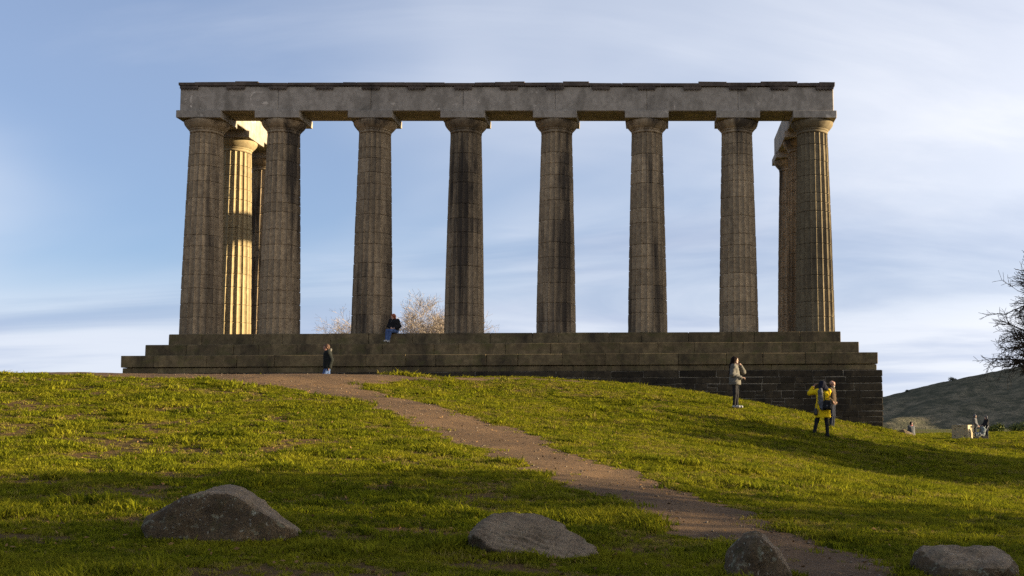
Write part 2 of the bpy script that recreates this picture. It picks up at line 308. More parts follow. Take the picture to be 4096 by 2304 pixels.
# distant hill
def hill():
    xs = np.linspace(-150, 1100, 220); d = np.linspace(380, 1500, 150); X, D = np.meshgrid(xs, d, indexing='ij')
    ridge = np.interp(X, [-150, 60, 150, 208, 235, 265, 300, 338, 420, 600, 800, 1100], [-40, -8, 8, 19, 26, 33, 39, 47, 72, 120, 110, 60])
    t = np.clip((D-420)/(960-420), 0, 1.0); prof = t**1.25
    back = 1-0.8*sstep(1000, 1500, D)
    z = -42+(ridge+42)*prof*back
    w = 6*t*t*(1-t)+.12*t
    u = X*0.9-D*0.75
    z = z+w*(34*(fbm(u/120, D/260, 3, 4)-.47)+9*(fbm(X/45, D/45, 8, 4)-.47))+(fbm(X/12, D/12, 4, 3)-.45)*3.5*t*back
    n, m = X.shape; i, j = np.meshgrid(np.arange(n-1), np.arange(m-1), indexing='ij'); q = (i*m+j).ravel()
    me = fast_mesh('hill', np.column_stack([X.ravel(), D.ravel()-51.7, z.ravel()]), np.column_stack([q, q+m, q+m+1, q+1]))
    mt, nt, p = newmat('moorland'); v = wpos(nt)
    a = noise(nt, v, 0.012, 5, 0.6); b = noise(nt, v, 0.09, 6, 0.7); f = noise(nt, v, 0.5, 4, 0.7)
    c = mixc(nt, ramp(nt, a, [(0.40, 0.0), (0.62, 1.0)]), (0.125, 0.115, 0.078), (0.21, 0.18, 0.12))
    c = mixc(nt, ramp(nt, b, [(0.42, 0.8), (0.60, 0.0)]), c, (0.045, 0.052, 0.035))
    c = mixc(nt, ramp(nt, f, [(0.4, 0.5), (0.55, 0.0)]), c, (0.06, 0.06, 0.047))
    L(nt, c, p.inputs['Base Color']); p.inputs['Roughness'].default_value = 1; p.inputs['Specular IOR Level'].default_value = 0
    bump(nt, p, b, 0.8, 6.0)
    o = obj('hill', me, mt, smooth=True); tag(o, kind='structure'); return X, D, z
HX, HD, HZ = hill()

# ------------------------------------------------------------------ the monument
rng = random.Random(4)
S, E_, RB = 4.296, 3.6159, 0.9323
CX = [-2.5*S-E_]+[S*k for k in (-2.5, -1.5, -.5, .5, 1.5, 2.5)]+[2.5*S+E_]
mon = empty('monument', (0, 0, ZS)); tag(mon, 'unfinished sandstone temple front of twelve fluted columns on three steps', 'monument')
NECK = 9.50
def shaft_r(z): t = z/NECK; return RB-(RB-0.735)*(t**1.25)
def drum_mesh(z0, z1, k):
    n = 20; seg = 9; hgt = z1-z0; ch = random.Random(int(z0*977)+k)
    lev = [(0.0, -0.034), (0.009, -0.03), (0.018, 0.0), (hgt*.3, 0.0), (hgt*.55, 0.0), (hgt*.8, 0.0), (hgt-0.017, 0.0), (hgt-0.008, -0.03), (hgt-0.001, -0.034)]
    v = []; f = []; tot = n*seg
    for dz, off in lev:
        R = shaft_r(z0+dz)+off; dep = 0.105*R
        for a in range(n):
            for s in range(seg):
                t = s/seg; ang = 2*math.pi*(a+t)/n
                arc = 4*t*(1-t); r = R-dep*(arc**0.75)
                if s == 0: r = R-(0.010*ch.random()**4+(.012 if ch.random() < .04 else 0))
                v.append((r*math.cos(ang), r*math.sin(ang), dz))
    for i in range(len(lev)-1):
        for c in range(tot): f.append((i*tot+c, i*tot+(c+1) % tot, (i+1)*tot+(c+1) % tot, (i+1)*tot+c))
    f.append(tuple(range(tot-1, -1, -1))); f.append(tuple((len(lev)-1)*tot+c for c in range(tot)))
    return mesh('drum', v, f)
rr = random.Random(11)
PATTERNS = []
for pset in range(6):
    w = [rr.uniform(.62, 1.35) for _ in range(rr.choice((12, 13, 14)))]; t = sum(w); zz = [0]
    for a in w: zz.append(zz[-1]+a*NECK/t)
    PATTERNS.append([(zz[i], zz[i+1], drum_mesh(zz[i], zz[i+1], i)) for i in range(len(w))])
cap_prof = [(0.720, 0.0), (0.735, 0.02), (0.745, 0.10), (0.715, 0.108), (0.715, 0.122), (0.75, 0.130), (0.76, 0.15), (0.775, 0.17), (0.765, 0.176), (0.785, 0.182), (0.78, 0.19), (0.80, 0.20), (0.87, 0.28), (0.935, 0.36), (0.98, 0.435), (1.0, 0.50), (1.005, 0.54), (0.985, 0.575), (0.95, 0.5849)]
ech_me = mesh('echinus', *lathe(cap_prof, 64)); ech_me.polygons.foreach_set('use_smooth', np.ones(len(ech_me.polygons), bool))
aba_me = bm_mesh('abacus', box_bm(-1.0227, 1.0227, -1.0227, 1.0227, 0.0, 0.3451, bev=0.012))
SPOTS = [(x, 0.0) for x in CX]+[(x, y) for x in (CX[0], CX[7]) for y in (E_, E_+S)]
for i, (x, y) in enumerate(SPOTS):
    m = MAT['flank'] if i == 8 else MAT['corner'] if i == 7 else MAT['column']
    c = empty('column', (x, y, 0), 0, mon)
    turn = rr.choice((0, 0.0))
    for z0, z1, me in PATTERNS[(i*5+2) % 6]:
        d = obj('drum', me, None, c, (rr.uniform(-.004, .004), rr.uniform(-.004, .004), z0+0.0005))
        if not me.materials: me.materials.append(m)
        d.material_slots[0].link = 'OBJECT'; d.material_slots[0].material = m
    e = obj('echinus', ech_me, None, c, (0, 0, NECK))
    a = obj('abacus', aba_me, None, c, (0, 0, 10.0851))
    for q in (e, a):
        if not q.data.materials: q.data.materials.append(m)
        q.material_slots[0].link = 'OBJECT'; q.material_slots[0].material = m if q is e else MAT['arch']
# beams
HB, Z0, Z1, WB = 1.16, 10.4305, 11.60, 0.9061
def beam(x0, x1, y0, y1): return block('architrave_block', (x0+.002, x1-.002, y0, y1, Z0+rng.uniform(0, .002), Z1+rng.uniform(-.004, .004)), MAT['arch'], mon, 0.03)
edges = [CX[0]-WB]+CX[1:7]+[CX[7]+WB]
for a, b in zip(edges[:-1], edges[1:]): beam(a, b, -WB+rng.uniform(-.006, .006), WB)
for xc in (CX[0], CX[7]):
    beam(xc-WB, xc+WB, WB+.004, E_+.2); beam(xc-WB+.005, xc+WB-.004, E_+.208, E_+S+WB)
def regula(xc, wdt, yf, y_dir=None):
    bm = box_bm(xc-wdt/2, xc+wdt/2, yf-.075, yf-.0015, 11.47, 11.5975, bev=.006)
    for k in range(6):
        u = xc-wdt/2+(k+.5)*wdt/6; bmesh.ops.create_cone(bm, cap_ends=True, segments=8, radius1=.042, radius2=.03, depth=.05, matrix=Matrix.Translation((u, yf-.046, 11.444)))
    return bm
regs = [CX[0]-WB+.42]+[(CX[0]+CX[1])/2-.15]+[CX[1]]
for a, b in zip(CX[1:6], CX[2:7]): regs += [(a+b)/2, b]
regs += [(CX[6]+CX[7])/2+.15, CX[7]+WB-.42]
for x in regs: obj('regula', bm_mesh('regula', regula(x, 0.84, -WB)), MAT['fillet'], mon)
x = CX[0]-WB-.06
while x < CX[7]+WB+.06:                     # the fillet along the top, broken and uneven
    w = min(rng.uniform(.45, 2.0), CX[7]+WB+.06-x)
    if CX[7]+WB+.06-(x+w) < .5: w = CX[7]+WB+.06-x
    block('fillet', (x+.003, x+w-.003, -WB-.10+rng.uniform(-.006, .006), -WB+.55, Z1+.006, Z1+.145+rng.choice((0, .0, .03, .05, .085))*rng.uniform(.5, 1)), MAT['fillet'], mon, .014, 1, .008, rng); x += w
for sx_ in (-1, 1):
    xc = CX[0] if sx_ < 0 else CX[7]; y = -WB+.56
    while y < E_+S+WB-.2:
        w = min(rng.uniform(.9, 2.2), E_+S+WB-y); xo = xc+sx_*(WB+.06); xi = xc+sx_*.35
        block('fillet', (min(xo, xi), max(xo, xi), y+.003, y+w-.003, Z1+.006, Z1+.14+rng.uniform(0, .04)), MAT['fillet'], mon, .014, 1, .006, rng); y += w
# steps
TR, MX, HS, YB = 0.7136, 1.0256, 0.5295, 9.0
for i in range(3):
    st = empty('step', (0, 0, -i*HS), 0, mon)
    x0, x1, yf = CX[0]-MX-i*TR, CX[7]+MX+i*TR, -MX-i*TR; hh = HS if i < 2 else 0.5234
    dep = 2.0 if i == 0 else 0.98
    n = 17+i; cut = [x0]+[x0+(x1-x0)*(k+rng.uniform(-.22, .22))/n for k in range(1, n)]+[x1]
    for a, b in zip(cut[:-1], cut[1:]): block('stone_block', (a+.005, b-.005, yf+rng.uniform(-.014, .008), yf+dep, -hh+.003, rng.uniform(-.006, 0)), MAT['step'], st, rng.uniform(.012, .03), 1, .005, rng)
    for xa, xb in ((x0, x0+dep), (x1-dep, x1)):
        m = 5; ya = yf+dep
        for k in range(m): block('stone_block', (xa, xb, ya+(YB-ya)*k/m+.003, ya+(YB-ya)*(k+1)/m-.003, -hh+.003, rng.uniform(-.003, 0)), MAT['step'], st, .014)
    block('core', (x0+dep+.004, x1-dep-.004, yf+dep+.004, YB, -hh+.003, -.006), MAT['step'], st, 0)
fy = -MX-2*TR; X0, X1 = CX[0]-MX-2*TR, CX[7]+MX+2*TR
zf = -2*HS-.5234
ft = empty('footing', (0, 0, zf), 0, mon)
n = 20; cut = [X0+.06]+[X0+(X1-X0)*(k+rng.uniform(-.2, .2))/n for k in range(1, n)]+[X1-.055]
for a, b in zip(cut[:-1], cut[1:]): block('stone_block', (a+.003, b-.003, fy+.06+rng.uniform(0, .008), fy+1.2, -.262, -.022), MAT['step'], ft, .014)
for a, b in ((X0+.06, X0+1.2), (X1-1.2, X1-.055)):
    for k in range(5): block('stone_block', (a, b, fy+1.204+1.9*k, fy+1.2+1.9*(k+1), -.262, -.022), MAT['step'], ft, .014)
block('core', (X0+1.21, X1-1.21, fy+1.21, YB-.1, -.262, -.004), MAT['step'], ft, 0)
zw = zf-.264
fw = empty('foundation_wall', (0, 0, zw), 0, mon)
WX0, WX1, WY = X0-.05, X1+.15, fy-.13
block('mortar_core', (WX0+.06, WX1-.03, WY+.03, YB+.1, -5.2, -.01), MAT['mortar'], fw, 0)
ZWW = ZS+zw
z = -.003; row = 0; cnt = 0
while z > -3.6:
    hh = rng.choice((.25, .29, .33, .36)) if row else .30
    x = WX0+rng.uniform(0, .4); xs_ = [x]
    while x < WX1-.9: x += rng.uniform(.42, 1.05) if row else rng.uniform(.9, 1.7); xs_.append(x)
    xs_[-1] = WX1
    for a, b in zip(xs_[:-1], xs_[1:]):
        gz = max(hz(a, WY-.1), hz(b, WY-.1)); gl = min(hz(a, WY-.1), hz(b, WY-.1))
        if ZWW+z < gl-.05: continue
        parts = [(z-hh, z)]
        if row and b-a < .62 and rng.random() < .35: parts = [(z-hh, z-hh*.52), (z-hh*.48-.02+.02, z)]
        for p0, p1 in parts:
            block('stone', (a+.015, b-.015 if b < WX1 else b, WY+rng.uniform(-.006, .014), WY+.25, p0+.015, p1-.015), MAT['wall'], fw, .013, 1, .017, rng); cnt += 1
    y = WY+.26
    while y < YB:
        w = rng.uniform(.6, 1.2)
        if ZWW+z > hz(WX1+.2, y)-.05 and z > -3.4: block('stone', (WX1-.25, WX1+rng.uniform(-.02, .012), y+.009, y+w-.009, z-hh+.009, z-.009), MAT['wall'], fw, .016, 1, .010, rng); cnt += 1
        y += w
    z -= hh; row += 1
print('wall stones', cnt)

# ------------------------------------------------------------------ boulders
def rock_mat(name, c1, c2, lich=0.5, moss=0.3):
    m, nt, p = newmat(name); v = wpos(nt)
    a = noise(nt, v, 5, 6, 0.65); f = noise(nt, v, 38, 5, 0.7); l = noise(nt, v, 11, 4, 0.6); g_ = noise(nt, v, 8, 5, 0.7)
    c = mixc(nt, ramp(nt, a, [(0.35, 0.0), (0.65, 1.0)]), c1, c2)
    c = mixc(nt, ramp(nt, g_, [(0.52, 0.0), (0.68, moss)]), c, (0.06, 0.055, 0.02))
    c = mixc(nt, ramp(nt, f, [(0.35, 0.7), (0.5, 0.0)]), c, (0.035, 0.03, 0.025))
    c = mixc(nt, ramp(nt, l, [(0.575, 0.0), (0.63, lich)]), c, (0.20, 0.185, 0.12))
    o2 = noise(nt, v, 23, 4, 0.65); c = mixc(nt, ramp(nt, o2, [(0.62, 0.0), (0.67, lich)]), c, (0.33, 0.32, 0.25)); c = mixc(nt, ramp(nt, noise(nt, v, 3.3, 5, 0.7), [(0.54, 0.0), (0.66, moss)]), c, (0.075, 0.045, 0.018))
    L(nt, c, p.inputs['Base Color']); p.inputs['Roughness'].default_value = 0.93
    bump(nt, p, mixc(nt, 0.5, a, f), 1.0, 0.07); return m
MAT['rock'] = rock_mat('lichened_shaded_rock', (0.06, 0.040, 0.020), (0.135, 0.092, 0.048), .8, .7)  # lichened stone, with the shade of the boulder fronts in its dark tone
MAT['rock2'] = rock_mat('bare_skylit_rock', (0.165, 0.120, 0.074), (0.28, 0.208, 0.132), .25, .3)  # same stone made paler to carry the sky light on boulder tops
from mathutils import noise as mnoise
def boulder(name, label, loc, rz, planes, mat, soft=14.0, amp=0.03, freq=3.0, strata=None, seed=0, sub=5, cat='boulder', skylit_planes=(), mat2=None):
    """rounded polyhedron: planes are (normal, distance)"""
    bm = bmesh.new(); bmesh.ops.create_icosphere(bm, subdivisions=sub, radius=1.0)
    nn = [(Vector(n).normalized(), d) for n, d in planes]
    for v in bm.verts:
        u = v.co.normalized(); acc = 0.0
        for n, d in nn:
            c = n.dot(u)
            if c > 1e-4: acc += (c/d)**soft
        r = acc**(-1.0/soft); p = u*r
        q = p*freq+Vector((seed*3.1, seed*7.7, seed))
        k = mnoise.fractal(q, 0.9, 2.1, 5)*amp
        if strata: k += strata[1]*math.sin(strata[0]*(p.z*1.0+p.y*1.4+p.x*.35)+3*mnoise.noise(p*4))*0.5
        v.co = p+u*k
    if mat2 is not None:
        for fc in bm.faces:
            u = fc.calc_center_median().normalized(); best = max(range(len(nn)), key=lambda i: nn[i][0].dot(u)/nn[i][1]); fc.material_index = 1 if best in skylit_planes else 0  # listed upper planes take the paler, sky-lit copy
    o = obj(name, bm_mesh(name, bm), mat, None, loc, smooth=True)
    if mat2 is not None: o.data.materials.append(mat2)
    o.rotation_euler = (0, 0, rz); tag(o, label, cat); return o
def on(x, y, dz=0.0): return (x, y, hz(x, y)+dz)
boulder('boulder', 'large humped brown boulder with pale lichen spots at lower left', on(2.42, -39.85, -.05), R_(2),
        [((-.43, -.06, .90), .575), ((.55, .14, .82), .525), ((.05, -.98, .16), .47), ((.30, -.93, .20), .56), ((-.95, -.30, -.25), .72), ((-.80, .5, .1), .74), ((.97, -.1, -.15), .77), ((.2, 1, .1), .55), ((0, 0, -1), .4), ((-.10, -.05, 1), .56)], MAT['rock'], 17, .06, 2.4, None, 1, 6, skylit_planes=(1, 9), mat2=MAT['rock2'])
boulder('boulder', 'flat tilted grey slab with ridged top lying in the grass', on(5.64, -40.05, .06), R_(-6),
        [((.25, -.45, .86), .15), ((-.62, -.75, -.35), .46), ((.1, -1, -.45), .33), ((-.9, .1, .1), .62), ((.95, -.2, -.1), .72), ((.5, .9, .2), .40), ((-.3, 1, .2), .33), ((0, 0, -1), .45), ((-.5, -.2, .85), .46)], MAT['rock'], 24, .024, 4, (40, .03), 2, 6, skylit_planes=(0, 8), mat2=MAT['rock2'])
boulder('boulder', 'upright pointed boulder standing beside the dirt path', on(7.94, -40.85, .02), R_(10),
        [((.66, -.18, .60), .31), ((-.70, -.25, .58), .30), ((-.10, -1, .22), .26), ((.97, .1, .1), .28), ((-1, .1, .0), .30), ((0, 1, .3), .24), ((0, 0, -1), .4), ((.08, -.1, 1), .40)], MAT['rock'], 11, .035, 5, None, 3, 6, skylit_planes=(0,), mat2=MAT['rock2'])
boulder('boulder', 'wide flat topped boulder at the lower right corner', on(10.06, -40.65, .0), R_(3),
        [((.04, -.25, 1), .235), ((.6, -.5, .3), .48), ((-.75, -.4, .2), .50), ((0, -1, .05), .36), ((1, 0, .1), .52), ((-1, 0, .1), .52), ((0, 1, .2), .40), ((0, 0, -1), .3)], MAT['rock'], 6, .05, 4, None, 4, 6, skylit_planes=(0,), mat2=MAT['rock2'])
boulder('boulder', 'dark mossy boulder on the far lawn at the right edge', on(35.3, 29.5, .1), 0,
        [((-.4, -.3, .85), .55), ((.4, -.3, .85), .55), ((0, -1, .2), .6), ((1, 0, .2), 1.0), ((-1, 0, .2), 1.0), ((0, 1, .2), .7), ((0, 0, -1), .4)], MAT['rock'], 12, .05, 2, None, 5, 4)
boulder('boulder', 'low brown stone on the grass past the corner of the foundation wall', on(18.0, -2.2, .02), 0,
        [((-.3, -.3, .9), .15), ((.4, -.3, .85), .13), ((0, -1, .3), .3), ((1, 0, .2), .45), ((-1, 0, .2), .45), ((0, 1, .2), .3), ((0, 0, -1), .3)], MAT['rock'], 12, .03, 3, None, 6, 4)

# ------------------------------------------------------------------ grass (uncountable): tufts spread over the turf
def grass_mat(name, cols, straw):
    m = bpy.data.materials.new(name); m.use_nodes = True; nt = m.node_tree; nt.nodes.clear()
    out = N(nt, 'ShaderNodeOutputMaterial'); oi = N(nt, 'ShaderNodeObjectInfo'); v = wpos(nt)
    a = noise(nt, v, 0.8, 4, 0.6)
    c = mixc(nt, ramp(nt, oi.outputs['Random'], [(0.1, 0.0), (0.9, 1.0)]), cols[0], cols[1])
    c = mixc(nt, ramp(nt, a, [(0.42, 0.0), (0.66, 0.75)]), c, cols[2])
    c = mixc(nt, straw, c, (0.28, 0.215, 0.065))
    d = N(nt, 'ShaderNodeBsdfDiffuse'); t = N(nt, 'ShaderNodeBsdfTranslucent'); mx = N(nt, 'ShaderNodeMixShader', i_0=0.38)
    L(nt, c, d.inputs[0]); L(nt, c, t.inputs[0]); L(nt, d.outputs[0], mx.inputs[1]); L(nt, t.outputs[0], mx.inputs[2]); L(nt, mx.outputs[0], out.inputs[0]); return m
G0 = grass_mat('grass_blades', [(0.048, 0.068, 0.005), (0.20, 0.21, 0.009), (0.235, 0.215, 0.014)], 0.05)
G1 = grass_mat('dry_grass_blades', [(0.12, 0.12, 0.014), (0.20, 0.18, 0.025), (0.23, 0.19, 0.035)], 0.4)
def tuft(seed, nb, ht, spread, lean, mat):
    r = random.Random(seed); v = []; f = []
    for _ in range(nb):
        a = r.uniform(0, 6.283); rad = spread*math.sqrt(r.random()); bx, by = rad*math.cos(a), rad*math.sin(a)
        hh = ht*r.uniform(.45, 1.15); dr = r.uniform(0, 6.283); ln = lean*r.uniform(.3, 1.5)*hh; w = r.uniform(.0035, .0075)
        px, py = -math.sin(dr)*w, math.cos(dr)*w; dx, dy = math.cos(dr)*ln, math.sin(dr)*ln
        k = len(v)
        v += [(bx-px, by-py, -.01), (bx+px, by+py, -.01), (bx-px*.8+dx*.35, by-py*.8+dy*.35, hh*.6), (bx+px*.8+dx*.35, by+py*.8+dy*.35, hh*.6), (bx+dx, by+dy, hh*.95)]
        f += [(k, k+1, k+3, k+2), (k+2, k+3, k+4)]
    me = mesh('tuft', v, f); me.materials.append(mat)
    return bpy.data.objects.new('grass_tuft_source', me)
TUFTS = [tuft(1, 26, .045, .07, .9, G0), tuft(2, 30, .06, .08, .8, G0), tuft(3, 24, .038, .075, 1.2, G0), tuft(4, 22, .05, .07, 1.1, G1), tuft(5, 30, .085, .06, .7, G0)]
def grass():
    rg = np.random.default_rng(7); P = []
    EYEX, EYEY = EYE.x, EYE.y
    for d0, d1, dens, sc in ((6.5, 12, 520, 0.85), (12, 18, 420, 0.95), (18, 26, 260, 1.15), (26, 36, 150, 1.45), (36, 52, 80, 1.8), (52, 80, 48, 2.4), (80, 135, 16, 3.6)):
        xl = EYEX-0.66*d1-2.6; xr = EYEX+0.37*d1+2.6
        n = int((xr-xl)*(d1-d0)*dens); x = rg.uniform(xl, xr, n); d = rg.uniform(d0, d1, n); y = EYEY+d
        k = (x > EYEX-0.63*d-2.4) & (x < EYEX+0.345*d+2.4)
        if d0 >= 36: k &= ~((y > WY-.15) & (x < WX1+.1) & (x > WX0-.1) & (y < 9.2)) & ((x > 12) | (y < 0))
        x, y = x[k], y[k]
        P.append(np.column_stack([x, y, np.full(len(x), sc)]))
    P = np.vstack(P); x, y, sc = P.T
    dd = dirt(x, y); ds = strip(x, y)
    bare = fbm(x/0.85, y/0.6, 61, 4)+0.10*(fbm(x*2.2, y*2.2, 62, 2)-.4)
    left = sstep(.4, -1.5, x-(-2+(-y-19)*.476))          # the worn slope left of the path is patchier
    thin = sstep(.475, .575, bare)*(.30+.60*left)
    keep = rg.random(len(x)) > thin
    crest = np.hypot((x+1.3)/1.3, (y+13.6)/.45) < 1
    inpath = (np.minimum(dd, ds) < rg.normal(0.03, .05, len(x))) & (rg.random(len(x)) > .05*sstep(-.6, -.05, dd))
    keep &= (~inpath) | crest
    x, y, sc, bare, crest, dd = x[keep], y[keep], sc[keep], bare[keep], crest[keep], dd[keep]
    ring = []
    for (bx, by, ax_, ay_, m) in ((2.42, -39.95, .78, .52, 420), (5.64, -40.1, .68, .40, 360), (7.94, -40.9, .34, .32, 220), (10.06, -40.7, .56, .42, 300)):
        a_ = rg.uniform(0, 6.283, m); r_ = rg.uniform(.92, 1.22, m); ring.append(np.column_stack([bx+ax_*r_*np.cos(a_), by+ay_*r_*np.sin(a_)]))
    ring = np.vstack(ring); nr = len(ring)
    x = np.concatenate([x, ring[:, 0]]); y = np.concatenate([y, ring[:, 1]]); sc = np.concatenate([sc, np.full(nr, 1.15)]); bare = np.concatenate([bare, np.zeros(nr)]); crest = np.concatenate([crest, np.zeros(nr, bool)]); dd = np.concatenate([dd, np.ones(nr)])
    n = len(x); z = h(x, y)-.004
    clump = fbm(x*1.6, y*1.6, 91, 3)
    clump2 = fbm(x*.55, y*.9, 93, 2); s = sc*rg.uniform(.6, 1.3, n)*(.35+.95*clump+.55*clump2)
    tall = sstep(.55, .7, clump); s *= 1+.5*tall
    s = np.where(crest, s*1.5, s)
    idx = rg.choice(5, n, p=[.33, .27, .22, .13, .05]); lush = vnoise(x/2.7, y/2.7, 15)
    idx = np.where((bare > .50) & (rg.random(n) < .5), 3, idx)
    idx = np.where((clump2 > .43) & (rg.random(n) < .10), 4, idx)
    me = bpy.data.meshes.new('grass'); me.vertices.add(n); me.vertices.foreach_set('co', np.column_stack([x, y, z]).astype(np.float32).ravel())
    a = me.attributes.new('rot', 'FLOAT_VECTOR', 'POINT'); a.data.foreach_set('vector', np.column_stack([rg.normal(0, .12, n), rg.normal(0, .12, n), rg.uniform(0, 6.283, n)]).astype(np.float32).ravel())
    sz = s/np.sqrt(np.maximum(sc, 1))/np.maximum(sc, 1)**.35; a = me.attributes.new('scl', 'FLOAT_VECTOR', 'POINT'); a.data.foreach_set('vector', np.column_stack([s, s, sz]).astype(np.float32).ravel())
    a = me.attributes.new('idx', 'INT', 'POINT'); a.data.foreach_set('value', idx.astype(np.int32))
    o = obj('grass', me); tag(o, 'short yellow green grass covering the hillside', 'grass', kind='stuff')
    ng = bpy.data.node_groups.new('grass_scatter', 'GeometryNodeTree')
    ng.interface.new_socket('Geometry', in_out='INPUT', socket_type='NodeSocketGeometry'); ng.interface.new_socket('Geometry', in_out='OUTPUT', socket_type='NodeSocketGeometry')
    gi = ng.nodes.new('NodeGroupInput'); go = ng.nodes.new('NodeGroupOutput')
    jn = ng.nodes.new('GeometryNodeJoinGeometry')
    for t in reversed(TUFTS):
        oi = ng.nodes.new('GeometryNodeObjectInfo'); oi.inputs['Object'].default_value = t; oi.inputs['As Instance'].default_value = True
        ng.links.new(oi.outputs['Geometry'], jn.inputs[0])
    ip = ng.nodes.new('GeometryNodeInstanceOnPoints'); ip.inputs['Pick Instance'].default_value = True
    def att(nm, ty):
        q = ng.nodes.new('GeometryNodeInputNamedAttribute'); q.data_type = ty; q.inputs['Name'].default_value = nm; return q.outputs['Attribute']
    er = ng.nodes.new('FunctionNodeEulerToRotation'); ng.links.new(att('rot', 'FLOAT_VECTOR'), er.inputs[0])
    ng.links.new(gi.outputs[0], ip.inputs['Points']); ng.links.new(jn.outputs[0], ip.inputs['Instance']); ng.links.new(att('idx', 'INT'), ip.inputs['Instance Index'])
    ng.links.new(er.outputs[0], ip.inputs['Rotation']); ng.links.new(att('scl', 'FLOAT_VECTOR'), ip.inputs['Scale']); ng.links.new(ip.outputs[0], go.inputs[0])
    md = o.modifiers.new('scatter', 'NODES'); md.node_group = ng
    print('grass tufts', n)
grass()

def litter():
    """loose pebbles on the path and fallen leaves in the turf, far too many to count"""
    rg = np.random.default_rng(3); n = 26000; x = rg.uniform(-8, 12, n); y = rg.uniform(-45, -14, n); d = dirt(x, y); k = (d < -.02) & (rg.random(n) < np.where(d > -.45, .75, .28)); x, y = x[k], y[k]; n = len(x)
    oct_v = np.array([(1, 0, 0), (-1, 0, 0), (0, 1, 0), (0, -1, 0), (0, 0, 1), (0, 0, -1)], float); oct_f = np.array([(0, 2, 4), (2, 1, 4), (1, 3, 4), (3, 0, 4), (2, 0, 5), (1, 2, 5), (3, 1, 5), (0, 3, 5)])
    s_ = .006+.022*rg.random(n)**3.5; sq = np.column_stack([s_*rg.uniform(.8, 1.5, n), s_*rg.uniform(.8, 1.5, n), s_*.75]); a = rg.uniform(0, 6.283, n)
    v = oct_v[None]*sq[:, None]; v = v*rg.uniform(.75, 1.2, v.shape); c_, si = np.cos(a)[:, None], np.sin(a)[:, None]
    v = np.stack([v[..., 0]*c_-v[..., 1]*si+x[:, None], v[..., 0]*si+v[..., 1]*c_+y[:, None], v[..., 2]+(h(x, y)+.018+s_*.3)[:, None]], -1)
    o = obj('pebbles', fast_mesh('pebbles', v.reshape(-1, 3), (np.arange(n)[:, None, None]*6+oct_f[None]).reshape(-1, 3)), simple('pebble_stone', (0.20, 0.155, 0.11), (0.09, 0.07, 0.05), 9, .9, .2, .1, True)); tag(o, 'small loose pebbles scattered over the dirt path', 'pebbles', kind='stuff')
    m = 5200; dd_ = 8+26*rg.random(m)**.8; x = EYE.x+dd_*rg.uniform(-.64, .36, m); y = EYE.y+dd_; z = h(x, y)+rg.uniform(.012, .05, m)
    a = rg.normal(size=(m, 3))*np.array([1, 1, .35]); a /= np.linalg.norm(a, axis=1, keepdims=True); b = np.cross(a, rg.normal(size=(m, 3))*np.array([.5, .5, 1])); b /= np.linalg.norm(b, axis=1, keepdims=True)
    s_ = rg.uniform(.012, .034, (m, 1)); p = np.column_stack([x, y, z]); v = np.stack([p-a*s_, p-b*s_*.55, p+a*s_, p+b*s_*.55], 1).reshape(-1, 3)
    o = obj('fallen_leaves', fast_mesh('fallen_leaves', v, np.arange(len(v)).reshape(-1, 4)), simple('dead_leaf', (0.20, 0.12, 0.05), (0.10, 0.055, 0.025), 2.3, .9, 0, .1, True)); tag(o, 'dry brown leaves scattered through the short grass', 'leaves', kind='stuff')
litter()

# ------------------------------------------------------------------ trees
def tubes(segs, sides):
    """segs: list of (p0, p1, r0, r1); returns arrays"""
    if not segs: return np.zeros((0, 3)), np.zeros((0, 4), int)
    p0 = np.array([s[0] for s in segs]); p1 = np.array([s[1] for s in segs]); r0 = np.array([s[2] for s in segs]); r1 = np.array([s[3] for s in segs])
    d = p1-p0; d /= np.linalg.norm(d, axis=1, keepdims=True)+1e-9
    ref = np.where(np.abs(d[:, 2:3]) < .9, np.array([[0, 0, 1.]]), np.array([[1., 0, 0]])); u = np.cross(d, ref); u /= np.linalg.norm(u, axis=1, keepdims=True); w = np.cross(d, u)
    a = np.arange(sides)*2*np.pi/sides; ca, sa = np.cos(a), np.sin(a)
    ring = u[:, None]*ca[None, :, None]+w[:, None]*sa[None, :, None]
    v = np.concatenate([p0[:, None]+ring*r0[:, None, None], p1[:, None]+ring*r1[:, None, None]], 1).reshape(-1, 3)
    k = np.arange(sides); q = np.stack([k, (k+1) % sides, sides+(k+1) % sides, sides+k], 1)
    f = (np.arange(len(segs))[:, None, None]*2*sides+q[None]).reshape(-1, 4); return v, f
